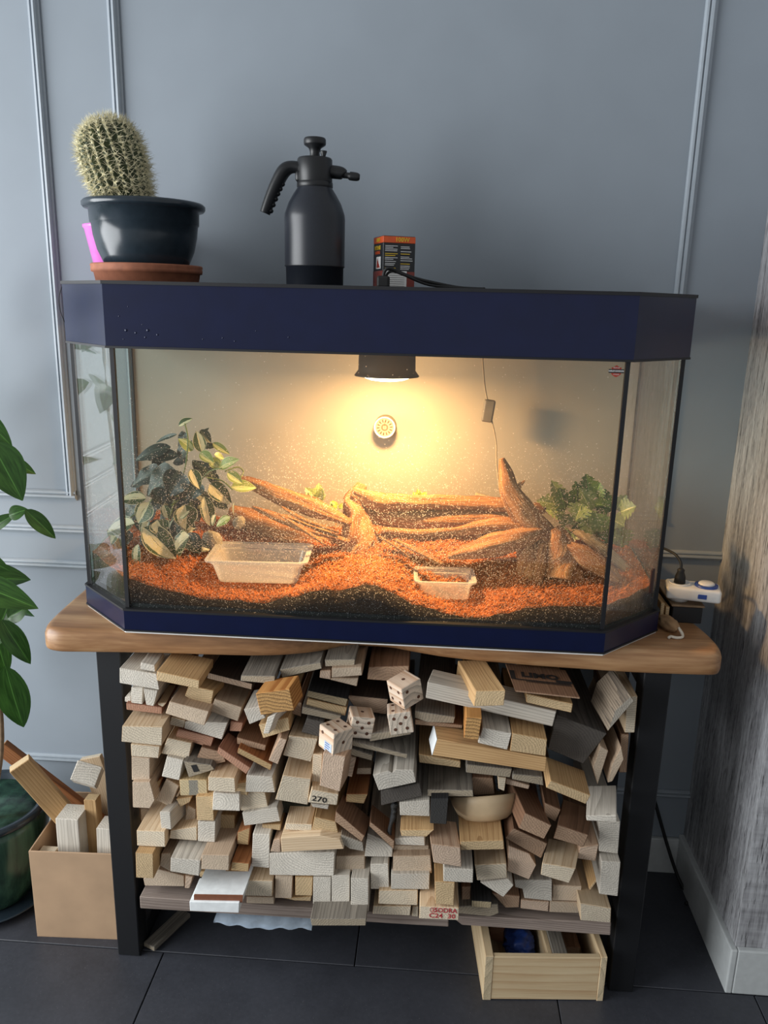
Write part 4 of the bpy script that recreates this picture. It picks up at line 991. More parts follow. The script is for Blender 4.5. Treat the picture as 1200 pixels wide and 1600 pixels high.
# cardboard carton (open, four walls) with offcuts standing in it
cf = empty('cardboard_carton', (-0.676, 0.195, 0), 'open cardboard carton full of wood offcuts left of the table', 'box', rz=.04)
cw, cdp, ch, ct_ = .098, .118, .236, .004
for nm, q in (('front_wall', (-cw, cw, -cdp, -cdp+ct_)), ('back_wall', (-cw, cw, cdp-ct_, cdp)), ('left_wall', (-cw, -cw+ct_, -cdp+ct_, cdp-ct_)), ('right_wall', (cw-ct_, cw, -cdp+ct_, cdp-ct_))):
    obj(nm, box(BM(), q[0], q[1], q[2], q[3], .001, ch, .0008), M['card'], cf)
obj('carton_floor', box(BM(), -cw, cw, -cdp, cdp, 0, .001), M['card'], cf)
WOODN = [0]
def wood_box(name, label, mat, c, size, rx=0, ry=0, rz=0, group=None, cat='wood'):
    """local Y is the grain; c = centre"""
    bm = box(BM(), -size[0]/2, size[0]/2, -size[1]/2, size[1]/2, -size[2]/2, size[2]/2, .0015)
    o = obj(name, bm, M[mat]); o.location = c; o.rotation_euler = (math.radians(rx), math.radians(ry), math.radians(rz))
    return tag(o, label, cat, group)
GC = 'offcuts in the cardboard carton'
def beam(label, mat, p0, p1, wd, dp, upv=(0, -1, 0), group=GC):
    p0, p1 = Vector(p0), Vector(p1); y = (p1-p0).normalized(); z = Vector(upv); x = y.cross(z).normalized(); z = x.cross(y)
    bm = box(BM(), -wd/2, wd/2, 0, (p1-p0).length, -dp/2, dp/2, .0015); o = obj('wood_offcut', bm, M[mat]); o.matrix_world = frame(p0, x, y, z)
    return tag(o, label, 'wood', group)
beam('thick white-faced block standing at the front of the carton', 'white', (-.690, .135, .012), tuple(at(113, 1268, Y=.14)), .055, .060)
beam('thick white-faced block standing in the carton beside the table leg', 'white', (-.607, .130, .012), tuple(at(170, 1285, Y=.135)), .040, .050)
beam('long tan plank leaning from the carton toward the glazed pot', 'tan', (-.660, .215, .115), tuple(at(30, 1192, Y=.135)), .050, .026, (.4, -1, .3))
beam('short dark-edged stick leaning behind the long tan plank', 'orangebrown', (-.640, .262, .150), tuple(at(2, 1166, Y=.235)), .032, .026, (.2, -1, .15))
beam('broad pale board standing at the back of the carton', 'pale', (-.618, .293, .012), tuple(at(142, 1182, Y=.293)), .056, .016)
beam('rough crumbly block perched on top of the carton offcuts', 'white', tuple(at(135, 1208, Y=.130)), tuple(at(139, 1213, Y=.20)), .058, .045, (.35, 0, 1))
beam('thin pale offcut lying behind the white-faced blocks in the carton', 'pale', (-.705, .288, .06), tuple(at(99, 1245, Y=.290)), .030, .018)
beam('short pale chunk low at the carton front left', 'pale', (-.742, .110, .012), tuple(at(75, 1328, Y=.11)), .040, .030)
beam('brown narrow offcut between the two white-faced blocks', 'tan', (-.645, .160, .012), tuple(at(144, 1245, Y=.165)), .030, .028)

# ------------------------------------------------------------------ under the table
cr = empty('wooden_crate', (0.408, 0.115, 0), 'shallow pine crate with a divider on the floor under the table', 'crate', rz=math.radians(4.5))
cw, cdp, ch = .133, .118, .115
obj('front_board', box(BM(), -cw+.018, cw-.014, -cdp, -cdp+.012, .002, ch, .001), M['crate'], cr).rotation_euler = (0, 0, 0)
for o in [cr.children[0]]:
    me = o.data   # grain runs along the board: swap local axes
    me.transform(Matrix.Rotation(math.radians(90), 4, 'Z').inverted()); o.rotation_euler = (0, 0, math.radians(90))
obj('left_board', box(BM(), -cw, -cw+.018, -cdp-.001, cdp, 0, ch+.002, .001), M['crate'], cr)
obj('right_board', box(BM(), cw-.014, cw, -cdp-.001, cdp, 0, ch+.002, .001), M['crate'], cr)
obj('back_board', box(BM(), -cw+.018, cw-.014, cdp-.012, cdp, .002, ch, .001), M['crate'], cr)
obj('crate_bottom', box(BM(), -cw+.018, cw-.014, -cdp+.012, cdp-.012, .002, .008), M['crate'], cr)
obj('divider', box(BM(), .018, .050, -cdp+.0121, cdp-.0121, .0081, ch-.004, .001), M['grey'], cr)
obj('divider', box(BM(), .008, .0179, -cdp+.0121, cdp-.0121, .0081, ch-.010, .001), M['crate'], cr)
def lump(name, label, cat, c, s, mat, seed, z0):
    bm = BM(); bmesh.ops.create_icosphere(bm, subdivisions=4, radius=1)
    for v in bm.verts:
        k = 1 + .35*noise.noise(v.co*1.6+Vector((seed, 0, 0))) + .35*abs(noise.noise(v.co*3.5+Vector((0, seed, 0)))) + .15*noise.noise(v.co*9); v.co = Vector((v.co.x*s[0]*k, v.co.y*s[1]*k, v.co.z*s[2]*k))
    bmesh.ops.translate(bm, verts=bm.verts, vec=c)
    return single(name, bm, M[mat], label, cat, True)
lump('blue_wrapper', 'crumpled blue plastic wrapper inside the crate', 'wrapper', (.372, .10, .052), (.034, .038, .026), 'bluepl', 3, 0)
wood_box('crate_scrap', 'brown scrap block inside the crate right compartment', 'brown', (.485, .13, .040), (.040, .10, .06), rz=4, group='scraps in the crate')
wood_box('crate_scrap', 'reddish scrap block at the back of the crate left compartment', 'red', (.335, .165, .050), (.035, .07, .05), rx=12, rz=-20, group='scraps in the crate')
wood_box('crate_scrap', 'pale scrap chunk in front of the blue wrapper', 'pale', (.380, .046, .022), (.056, .030, .024), rz=30, group='scraps in the crate')
wood_box('crate_scrap', 'pale scrap chunk behind the blue wrapper', 'pale', (.372, .176, .050), (.050, .046, .045), rz=-15, ry=8, group='scraps in the crate')
wood_box('floor_slat', 'grey wooden slat lying on the floor beside the left leg', 'grey', tuple(at(262, 1452, Z=.009)), (.034, .125, .012), rz=-24, group=None, cat='slat')
wood_box('floor_slat', 'thin grey strip on the floor beyond the grey slat', 'grey', tuple(at(283, 1428, Z=.006)), (.010, .09, .010), rz=-22, cat='slat')
bm = BM(); NXs = 30; r0, r1 = [], []
for i in range(NXs+1):
    x = at(335, 1432, Y=.02).x + (at(488, 1440, Y=.02).x - at(335, 1432, Y=.02).x)*i/NXs; z = .1305 - .007*math.sin(math.pi*min(1, i/NXs*1.15))*(1+.5*noise.noise((i*.23, 0, 0)))
    r0.append(bm.verts.new((x, .012+.003*math.sin(i), z))); r1.append(bm.verts.new((x, .012, .134)))
r2 = [bm.verts.new((v.co.x, .095, .1338)) for v in r1]
for a, b_ in ((r0, r1), (r1, r2)):
    for i in range(NXs): bm.faces.new((a[i], a[i+1], b_[i+1], b_[i]))
r = bmesh.ops.solidify(bm, geom=list(bm.faces), thickness=.0006)
single('plastic_film', bm, M['film'], 'strip of pale plastic film drooping below the shelf plank', 'film', True)
single('floor_cable', tube(BM(), [tuple(at(1016, 1225, Y=.41)), tuple(at(1026, 1262, Y=.41)), tuple(at(1044, 1325, Y=.40)), tuple(at(1060, 1372, Y=.385)), tuple(at(1076, 1402, Y=.36)), tuple(at(1072, 1412, Z=.0048))], .0045, 8), M['rubber'], 'black cable hanging down behind the right table leg', 'cable', True)
single('socket_box', box(BM(), .626, .672, .372, .432, .0, .10, .006, 2), M['boxred'], 'dark red box on the floor behind the right leg', 'box')

# shelf planks carrying the pile
def plank(label, quad, z0, depth, mat='shelf'):
    bm = BM(); P = [at(u, v, Y=.012) for u, v in quad]
    xs = [p.x for p in P]; x0, x1 = min(xs), max(xs); zt = max(p.z for p in P); 
    o_ = Vector(((x0+x1)/2, .012, z0)); f0 = [bm.verts.new(p - o_) for p in P]; f1 = [bm.verts.new(p - o_ + Vector((0, depth, 0))) for p in P]
    bm.faces.new(f0); bm.faces.new(f1[::-1])
    for i in range(4): bm.faces.new((f0[i], f1[i], f1[(i+1) % 4], f0[(i+1) % 4]))
    bmesh.ops.bevel(bm, geom=list(bm.edges), offset=.002, segments=1, affect='EDGES')
    bmesh.ops.rotate(bm, verts=bm.verts, matrix=Matrix.Rotation(math.radians(90), 3, 'Z'))
    o = obj('shelf_plank', bm, M[mat]); o.location = o_; o.rotation_euler = (0, 0, math.radians(-90))
    return tag(o, label, 'plank', 'shelf planks under the log pile')
plank('long weathered shelf plank under the left half of the pile', [(218, 1401), (701, 1434), (701, 1449), (219, 1420)], .13, .36)
plank('weathered shelf plank under the right half of the pile', [(703, 1431), (955, 1442), (954, 1462), (722, 1446)], .13, .36)

# ------------------------------------------------------------------ the pile of offcuts
CROP = {'a': (180, 1005, 6), 'b': (380, 1005, 6), 'c': (580, 1005, 6), 'd': (780, 1005, 5.4545), 'e': (180, 1150, 6), 'f': (380, 1150, 6), 'g': (580, 1150, 6), 'h': (780, 1150, 5.4545),
        'i': (180, 1300, 6), 'j': (380, 1300, 6), 'k': (580, 1300, 6), 'l': (780, 1300, 5.4545), '1': (180, 1000, 4.286), '2': (180, 1220, 4.286), '3': (420, 1000, 4.286), '4': (420, 1220, 4.286), '5': (640, 1010, 3.243), '6': (640, 1220, 3.333)}
YF = 0.012
rp = random.Random(5)
def piece(crop, pts, dy, mat, label, far=None, cross=False, L=None, name='wood_offcut', shrink=.004):
    x0, y0, s_ = CROP[crop]; Y = YF + dy*.01
    cxm = sum(p[0] for p in pts)/len(pts); cym = sum(p[1] for p in pts)/len(pts)
    P = [at(x0+(cxm+(p[0]-cxm)*(1-shrink))/s_, y0+(cym+(p[1]-cym)*(1-shrink))/s_, Y=Y) for p in pts]
    c = sum(P, Vector())/len(P)
    if far is not None:
        fi, fp_ = far if isinstance(far[1], tuple) else (0, far)
        q = at(x0+fp_[0]/s_, y0+fp_[1]/s_, Z=P[fi].z); d = q - P[fi]; d.z = 0; Lf = d.length; d.normalize()
        if L is None: L = max(min(Lf, .40), .06)
    else:
        an = math.radians(rp.uniform(-1.2, 1.2)); d = Vector((math.sin(an), math.cos(an), 0))
        if L is None: L = rp.uniform(.24, .33)
    if d.y > .05: L = min(L, (.425 - Y)/d.y)
    if cross:
        gx = (P[1]-P[0]).normalized(); yv = gx; zv = Vector((0, 0, 1)); xv = yv.cross(zv).normalized(); zv = xv.cross(yv)
    else:
        yv = d; zv = Vector((0, 0, 1)); xv = yv.cross(zv).normalized()
    mw = frame(c, xv, yv, zv); inv = mw.inverted()
    bm = BM(); f0 = [bm.verts.new(inv @ p) for p in P]; f1 = [bm.verts.new(inv @ (p + d*L)) for p in P]; n_ = len(P)
    bm.faces.new(f0); bm.faces.new(f1[::-1])
    for i in range(n_): bm.faces.new((f0[i], f1[i], f1[(i+1) % n_], f0[(i+1) % n_]))
    bmesh.ops.bevel(bm, geom=list(bm.edges), offset=.0011, segments=1, affect='EDGES')
    o = obj(name, bm, M[mat]); o.matrix_world = mw
    tag(o, label, 'wood', 'offcuts stacked under the table')
    return o, mw, P

PILE = [
# upper left
('a', [(40,232),(390,290),(415,440),(40,375)], -3, 'white', 'thick whitewashed block at the top left corner of the pile', (200,60)),
('a', [(240,180),(370,208),(378,272),(235,246)], -3, 'white', 'short whitewashed slat lying on the top left block', (325,72)),
('a', [(390,262),(790,348),(785,430),(388,350)], -6, 'tan', 'wide tan plank with a cracked top near the left leg', (545,70)),
('a', [(150,415),(260,420),(255,575),(150,560)], 0, 'white', 'squarish whitish end directly under the top left whitewashed block', None),
('a', [(264,425),(400,445),(360,592),(290,580)], -1, 'white', 'whitish end tapering downward beneath the top left block', None),
('a', [(90,505),(148,500),(148,560),(90,550)], 1, 'white', 'small whitish scrap end squeezed beside the left leg', None),
('a', [(102,560),(440,600),(438,667),(105,625)], 0, 'red', 'thin reddish board end just above the striped-top block', None),
('a', [(398,560),(478,562),(448,600),(402,580)], 0, 'pale', 'thin split stick slanting back below the wide tan plank', (495,390)),
('a', [(525,508),(566,514),(560,530),(525,528)], 2, 'white', 'narrow white strip right of the thin split stick', (585,410)),
('a', [(510,545),(880,640),(835,775),(470,660)], -2, 'beige', 'beige block end tilting right, with shavings on its top', None),
('a', [(690,395),(925,445),(890,628),(650,495)], 1, 'tan', 'tan block end leaning on the tilted beige block', (1,(985,380))),
('a', [(525,690),(660,725),(640,795),(505,765)], 1, 'pale', 'small rough square end below the tilted beige block', None),
('a', [(655,735),(1055,745),(1000,905),(645,800)], 1, 'white', 'light grey block end above the reddish-brown bar', None),
('a', [(590,800),(925,885),(895,985),(565,880)], 2, 'red', 'reddish-brown bar end sloping down right in the upper left', None),
('a', [(65,775),(445,785),(437,962),(58,925)], -4, 'pale', 'large pale block with a brown striped top by the left leg', None),
('e', [(145,75),(420,97),(405,210),(150,190)], 0, 'pale', 'pale wavy-grained end right under the large striped-top block', None),
('e', [(152,192),(325,207),(325,422),(155,415)], 0, 'beige', 'tall beige end against the left leg, upper of two', None),
('e', [(160,430),(325,428),(372,600),(325,680),(165,672)], -1, 'beige', 'tall beige end against the left leg, lower of two', None),
('e', [(372,440),(440,395),(392,540),(332,525)], 2, 'orangebrown', 'splintered brown scrap right of the two tall beige ends', None),
('e', [(490,15),(718,66),(690,215),(430,165)], 1, 'pale', 'smooth pale block end right of the striped-top block', None),
('e', [(485,190),(640,226),(600,418),(435,380)], 0, 'white', 'rough whitish end below the smooth pale block end', None),
('e', [(480,398),(600,467),(515,665),(380,600)], 2, 'beige', 'knotty grey-beige end turned like a diamond', None),
('e', [(235,680),(430,695),(430,800),(240,800)], 6, 'beige', 'recessed beige face left of the cracked white end', None),
('e', [(415,712),(515,712),(526,880),(430,868)], -1, 'white', 'small upright white end with a dark crack', (1,(590,635))),
('e', [(200,885),(465,893),(470,1043),(205,1030)], -2, 'pale', 'pale curved-grain end by the left leg, above the yellowish upright', None),
('e', [(517,885),(765,848),(768,983),(507,963)], 0, 'pale', 'pale end with arched rings right of the cracked white end', None),
('e', [(680,650),(755,690),(750,836),(648,815)], 3, 'beige', 'split beige end with a small notch', None),
('e', [(570,590),(720,570),(700,620),(610,668)], 2, 'tan', 'jagged scrap under the blue-stained block', None),
('e', [(755,565),(918,560),(927,798),(765,790)], -1, 'tan', 'rough tan square end stacked on a white one', None),
('e', [(775,802),(940,806),(935,998),(775,988)], -1, 'white', 'rough white end beneath the tan square end', None),
('e', [(600,408),(860,410),(866,556),(610,560)], 0, 'stain', 'block end with a bluish stain across its middle', None),
('e', [(640,235),(900,270),(935,315),(690,390)], -1, 'grey', 'light grey scrap with a dark printed square', None),
('e', [(810,100),(1000,150),(1040,243),(850,288),(747,243)], 1, 'brown', 'dark brown wedge above the grey scrap with the square', None),
('e', [(970,100),(1270,300),(1228,360),(955,160)], -2, 'red', 'reddish slat sloping down right in the left middle', (1020,20)),
('e', [(870,382),(1120,392),(1130,534),(870,514)], -3, 'pale', 'coarse speckled pale end right of the blue-stained block', None),
('e', [(1128,445),(1238,430),(1240,560),(1128,536)], -1, 'tan', 'narrow coarse tan end right of the speckled pale end', None),
('e', [(918,532),(1165,542),(1170,705),(910,695)], -2, 'white', 'wide white end below the coarse speckled one', None),
('e', [(958,732),(1120,742),(1120,963),(955,958)], 4, 'tan', 'tan end recessed in a square gap below the wide white end', None),
('f', [(30,368),(275,384),(300,531),(20,527)], -2, 'white', 'white fuzzy end with a knotted top left of the dented board', None),
('f', [(-22,524),(205,528),(235,670),(-22,703)], 0, 'pale', 'coarse cream end right of the wide white end', None),
('f', [(-10,722),(320,667),(350,800),(10,843)], -1, 'white', 'white end with wide bowed growth rings', None),
('f', [(-60,10),(215,86),(205,140),(-60,75)], 1, 'brown', 'short brown plank above the orange-brown slat', None),
('f', [(-45,107),(270,267),(255,325),(-60,160)], -1, 'orangebrown', 'orange-brown slat sloping down right beside the leaning slat', None),
('f', [(345,15),(410,36),(325,268),(237,230)], -3, 'pink', 'short light slat leaning steeply beside the orange-brown slat', None),
('f', [(430,-5),(700,27),(635,245),(370,182)], -2, 'pale', 'rough-sawn pale block tilted left of the stickered die', None),
('f', [(370,367),(635,402),(605,648),(300,598)], -4, 'pale', 'pale board with nail dents left of the numbered block', None),
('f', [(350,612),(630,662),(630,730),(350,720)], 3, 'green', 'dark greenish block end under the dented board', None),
('f', [(652,168),(745,172),(725,470),(640,460)], -2, 'pale', 'narrow pale end left of the tall pinkish block', None),
('f', [(750,152),(960,192),(905,525),(715,467)], -7, 'pink', 'tall pinkish block standing under the stickered die', (1,(1003,112))),
('f', [(632,632),(805,648),(795,690),(650,667)], -2, 'white', 'ragged whitish edge below the numbered block', None),
('f', [(395,817),(645,827),(645,895),(390,880)], -3, 'pale', 'flat pale board end with a streaky top below the greenish block', None),
('f', [(668,757),(868,802),(905,962),(640,885)], -3, 'tan', 'tan end with round rings below the numbered block', None),
('f', [(868,702),(1140,937),(1112,995),(855,800)], -4, 'brown', 'brown board with a rough white edge sloping down right', (930,560)),
('f', [(967,542),(1170,542),(1132,635),(960,620)], 0, 'orangebrown', 'reddish-brown block end right of the tall pinkish block', None),
('f', [(1005,190),(1060,202),(1020,385),(978,375)], -1, 'pink', 'narrow pink slat end right of the tall pinkish block', None),
('f', [(1070,302),(1200,300),(1200,360),(1060,360)], 5, 'beige', 'recessed beige board below the slanting grey plank', None),
# upper middle
('b', [(340,247),(725,177),(740,240),(365,325)], 0, 'grey', 'grey board end tilting up right just under the tabletop', None),
('b', [(-20,302),(300,307),(295,385),(-25,355)], -3, 'grey', 'weathered grey board with brown edges near the tabletop', None),
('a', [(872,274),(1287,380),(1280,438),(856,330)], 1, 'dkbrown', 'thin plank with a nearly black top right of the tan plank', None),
('a', [(932,522),(1190,602),(1150,735),(890,640)], 1, 'beige', 'beige end with a dark top below the black-topped thin plank', None),
('a', [(1080,732),(1200,747),(1180,830),(1070,825)], 2, 'red', 'tiny reddish broken scrap below the beige dark-topped end', None),
('b', [(115,472),(435,427),(480,630),(165,675)], -8, 'orange', 'orange block with strong striped grain in the upper middle left', (1,(500,330))),
('b', [(5,622),(150,592),(210,700),(60,762)], -4, 'white', 'whitish block end half covered by the orange striped block', (100,440)),
('b', [(145,762),(425,692),(440,815),(187,893)], -2, 'tan', 'spiky coarse-sawn end beneath the orange striped block', None),
('b', [(228,692),(305,668),(240,850),(187,850)], -4, 'white', 'thin white sliver in front of the spiky coarse end', (270,660)),
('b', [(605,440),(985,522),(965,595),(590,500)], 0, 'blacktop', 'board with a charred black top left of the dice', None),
('b', [(605,517),(975,602),(955,685),(590,577)], 1, 'tan', 'thin tan board directly under the black-topped board', None),
('b', [(555,592),(920,682),(900,735),(545,660)], 0, 'grey', 'thin grey board under the thin tan board', None),
('b', [(600,702),(758,742),(720,880),(545,835)], -1, 'dkgrey', 'dark grey weathered block behind the stickered die', None),
('b', [(500,545),(550,557),(543,690),(452,660)], 2, 'brown', 'small striped brown scrap right of the orange striped block', None),
('b', [(765,155),(1050,151),(1045,214),(770,220)], 0, 'grey', 'small grey board at the top centre of the pile', None),
('b', [(830,232),(1110,222),(1115,303),(830,325)], -1, 'beige', 'light board directly under the small grey top centre board', None),
('b', [(722,257),(822,252),(820,343),(715,325)], 1, 'pink', 'short pinkish scrap left of the light top centre board', None),
('b', [(822,330),(1080,327),(1065,406),(817,345)], 1, 'beige', 'beige sliver below the light top centre board', None),
('c', [(-25,222),(356,210),(352,372),(-40,340)], 2, 'brown', 'brown block under the tabletop behind the upper die', None),
('c', [(408,632),(788,692),(775,752),(520,740),(408,700)], -2, 'grey', 'brownish-grey board end right of the stacked dice', None),
('c', [(410,712),(860,768),(855,800),(410,765)], -1, 'brown', 'thin brown board edge right below the stacked dice', None),
('j', [(915,20),(1120,95),(1135,185),(1000,160),(910,100)], -4, 'moss', 'black-spotted scrap under the white-edged brown board', None),
('j', [(285,75),(348,62),(350,190),(255,185)], -2, 'pink', 'slim beige-pink end left of the long pale board', None),
('3', [(515,365),(800,395),(790,500),(585,470)], 4, 'dkbrown', 'dark weathered block wedged behind the middle dice', None),
('c', [(-20,850),(368,800),(376,855),(-15,925)], -2, 'grey', 'greyish board sloping under the lower stacked die', None),
('g', [(-190,42),(345,172),(335,212),(-190,90)], -3, 'grey', 'grey plank slanting down right beneath the dice', (1,(350,30))),
('3', [(547,722),(694,772),(690,810),(547,770)], -2, 'grey', 'short grey offcut below the left half of the slanting grey plank', None),
('g', [(15,365),(165,325),(192,352),(230,315),(398,318),(422,435),(70,513)], -6, 'white', 'whitish block with a groove cut in its top', None),
('g', [(87,522),(455,442),(482,562),(95,653)], -4, 'dkgrey', 'ragged dark grey block under the grooved block', None),
('g', [(265,625),(550,600),(550,755),(270,745)], -4, 'white', 'fuzzy white end beside the black upright offcut', None),
('g', [(270,880),(590,880),(520,945),(285,940)], -6, 'tan', 'trapezoid end with a tan top under the fuzzy white end', None),
('g', [(560,587),(725,585),(706,830),(550,820)], -5, 'black', 'black-stained upright offcut left of the wooden bowl', None),
('g', [(525,502),(955,507),(960,570),(525,565)], -3, 'grey', 'weathered grey board resting over the black upright offcut', None),
('g', [(940,382),(1140,392),(1160,545),(962,560)], 2, 'brown', 'brown block behind the wooden bowl', None),
('g', [(445,167),(838,237),(838,300),(450,250)], 0, 'tan', 'olive-tan board under the left end of the long beam', None),
('5', [(140,470),(695,565),(690,637),(115,552)], -6, 'tan', 'long beam lying crosswise with a whitewashed left end', (125,392), True),
('c', [(890,692),(1038,702),(1005,913),(868,890)], -7, 'orange', 'small upright orange block standing on the long beam', None),
('5', [(370,412),(517,442),(495,525),(346,490)], -6, 'white', 'white-ended block on the long beam beside the small orange block', None),
('5', [(520,437),(697,472),(690,557),(508,530)], -6, 'tan', 'tan striped-grain block at the right end of the long beam', None),
('5', [(90,180),(745,330),(725,407),(300,308),(80,262)], -3, 'white', 'pale wavy slab lying crosswise near the top right', (115,125), True),
('5', [(335,225),(487,222),(477,300),(325,305)], -7, 'tan', 'tan block with pale end resting on the crosswise slab', (245,72)),
('5', [(535,222),(865,258),(865,268),(535,231)], -6, 'brown', 'brown board with a black printed stamp under the tabletop', (485,86)),
('5', [(590,240),(828,291),(820,337),(592,285)], -4, 'tan', 'pale stripy end directly under the stamped board', None),
('d', [(985,575),(1120,452),(1152,490),(925,753)], -6, 'moss', 'mottled grey beam end jutting out near the right leg', (1,(958,215))),
('5', [(745,347),(1000,442),(880,595),(700,520)], 0, 'dkgrey', 'large dark grey board end at the right of the pile', None),
('5', [(1100,252),(1155,252),(1140,438),(1090,438)], 0, 'pale', 'narrow pale slat standing against the right leg', None),
('5', [(1070,442),(1112,445),(1100,640),(1062,640)], 3, 'brown', 'brown slat below the narrow pale slat at the right leg', None),
('h', [(862,82),(930,127),(838,418),(800,270)], -1, 'beige', 'upright split slat end, left one of two near the right leg', None),
('h', [(1040,90),(1062,200),(965,388),(925,400),(958,250)], -1, 'beige', 'upright curved slat end, right one of two near the right leg', None),
('h', [(740,680),(1000,675),(1003,735),(745,722)], -7, 'white', 'whitish flat board jutting out by the right leg', (752,425)),
('h', [(850,735),(1033,728),(1012,1006),(850,985)], -2, 'white', 'tall pale end under the whitish flat board', None),
('l', [(872,247),(1035,257),(1010,550),(852,530)], -4, 'white', 'tall white end by the right leg, just above the corner block', None),
('h', [(437,378),(780,505),(738,582),(397,440)], -7, 'tan', 'tan board with crumbly end sloping down right', (400,175)),
('h', [(120,322),(372,347),(380,425),(110,370)], -3, 'grey', 'grey dark-topped board end under the beam right end', None),
('h', [(60,362),(262,422),(250,455),(55,410)], 0, 'pink', 'thin pinkish scrap below the grey dark-topped board end', None),
('5', [(290,597),(520,622),(510,665),(285,640)], -2, 'grey', 'rough grey piece under the middle of the long beam', None),
('5', [(447,662),(490,667),(480,735),(450,722)], -1, 'pale', 'small upright stub below the rough grey piece', None),
# lower right
('6', [(600,165),(740,232),(700,305),(567,247)], -6, 'brown', 'large brown block with pale end right of the bowl', (1,(650,45))),
('6', [(540,245),(718,327),(685,405),(497,298)], -4, 'brown', 'brown end with curved grain under the large brown block', None),
('6', [(515,337),(625,380),(660,440),(622,515),(508,470)], -3, 'pink', 'five-sided pinkish end below the curved-grain brown end', None),
('6', [(690,427),(865,457),(830,535),(682,490)], -7, 'pale', 'pale block with a jagged white end, right of centre low', (722,300)),
('6', [(770,227),(932,282),(905,345),(748,300)], -5, 'brown', 'brown block with wavy end grain left of the whitish board', (800,95)),
('6', [(702,112),(788,150),(760,215),(702,180)], -2, 'brown', 'small brown end between the two large brown blocks', None),
('6', [(887,347),(985,332),(968,420),(872,405)], -2, 'pink', 'small beige-pink end beneath the wavy brown block', None),
('6', [(545,517),(742,517),(742,627),(598,612),(590,560),(550,555)], -1, 'white', 'pale L-shaped end low right of centre', None),
('6', [(580,620),(727,630),(722,682),(578,665)], 0, 'pink', 'pinkish bottom-row end directly under the L-shaped one', None),
('6', [(746,542),(897,550),(888,628),(744,622)], 0, 'beige', 'end with a half-ring arc left of the corner block', None),
('6', [(730,627),(882,632),(880,690),(728,685)], 0, 'beige', 'plain beige bottom-row end under the half-ring one', None),
('6', [(888,637),(1050,664),(1047,740),(890,728)], -4, 'pale', 'pale block at the bottom right corner of the pile', None),
('6', [(932,560),(980,500),(987,510),(940,572)], 0, 'tan', 'short loose stick in the dark gap near the right leg', None),
('6', [(338,437),(505,431),(508,507),(352,520)], -5, 'pale', 'pale block end below the yellow-edged board', None),
('6', [(262,315),(490,309),(493,358),(265,362)], -7, 'tan', 'two-tone board with a yellow edge under the bowl', None),
('6', [(367,530),(515,510),(542,545),(488,607)], -4, 'white', 'triangular white end with a rough face, lower centre right', None),
('6', [(110,327),(265,347),(270,450),(125,427)], -8, 'pink', 'pinkish-tan block left of the yellow-edged board', (95,195)),
('6', [(130,522),(236,530),(230,650),(134,642)], -6, 'tan', 'narrow tan post above the red lettering', (128,425)),
('6', [(178,452),(332,463),(330,532),(176,525)], -8, 'white', 'grey-white fuzzy end in front of the narrow tan post', None),
('6', [(322,622),(428,629),(425,665),(320,657)], -3, 'blacktop', 'dark offcut with a bright yellowish end on the shelf', None),
('6', [(252,655),(460,640),(465,690),(420,708),(250,690)], -1, 'grey', 'flat grey scrap behind the yellowish-ended offcut', None),
('6', [(428,585),(575,600),(570,660),(500,662)], 0, 'brown', 'brown wedge on the shelf below the triangular white end', None),
('6', [(272,550),(320,550),(315,640),(272,640)], 1, 'brown', 'narrow brown end behind the yellowish-ended offcut', None),
# lower centre
('k', [(205,225),(555,221),(570,388),(205,380)], -1, 'beige', 'smooth beige-brown end left of the narrow tan post', None),
('k', [(186,392),(550,392),(545,540),(186,535)], -2, 'white', 'broad whitish end under the smooth beige-brown end', None),
('k', [(72,547),(438,547),(435,690),(66,675)], -2, 'pale', 'broad pale end with a fuzzy top edge left of the red lettering', None),
('k', [(20,692),(375,694),(365,785),(10,770)], -1, 'pale', 'bottom-row pale end left of the red-lettered block', None),
('k', [(385,697),(443,697),(440,800),(380,790)], 0, 'pale', 'tiny pale end touching the red-lettered block', None),
('k', [(205,127),(540,127),(540,213),(205,210)], 1, 'beige', 'recessed grey-beige end above the smooth beige-brown end', None),
('k', [(217,62),(500,47),(505,130),(225,120)], -2, 'white', 'short white end below the trapezoid end', None),
('4', [(680,557),(800,554),(806,728),(682,726)], -1, 'white', 'upright white end with tight rings, bottom centre', None),
('4', [(660,352),(760,392),(830,452),(828,511),(640,508)], 0, 'white', 'pale wedge-shaped end under the brown boards in the centre', None),
('4', [(680,272),(842,402),(838,462),(672,305)], -3, 'brown', 'dark brown board slanting down right beside the black twig', (690,160)),
('j', [(870,226),(1140,221),(1140,375),(866,378)], 0, 'beige', 'smooth tan-grey end right of the big ringed end', None),
('j', [(245,200),(860,187),(850,415),(245,405)], -2, 'white', 'very wide end with concentric rings, lower left of centre', None),
('j', [(350,57),(720,32),(910,70),(945,160),(360,190)], -5, 'pale', 'long pale board lying over the big ringed end', None, True, .10),
('j', [(300,407),(465,412),(455,625),(298,620)], -1, 'beige', 'upright beige end under the left part of the big ringed end', None),
('j', [(487,417),(653,421),(645,600),(487,595)], -1, 'tan', 'rough tan square end under the big ringed end', None),
('j', [(657,422),(825,427),(820,685),(653,675)], -2, 'white', 'upright white end with round rings in the bottom row', None),
('j', [(830,407),(1000,407),(997,717),(829,708)], -2, 'white', 'taller white end with half rings in the bottom row', None),
('j', [(1010,432),(1175,437),(1175,745),(1009,738)], -3, 'white', 'tallest plain white end in the bottom row', None),
('j', [(627,812),(1155,810),(1150,880),(640,880)], -7, 'grey', 'wide grey slat poking out below the bottom row', None),
('j', [(10,452),(278,457),(272,605),(6,598)], -2, 'pale', 'pale ringed end right of the white painted board', None),
('j', [(32,607),(290,612),(290,678),(32,670)], 0, 'beige', 'thin beige end beneath the pale ringed end', None),
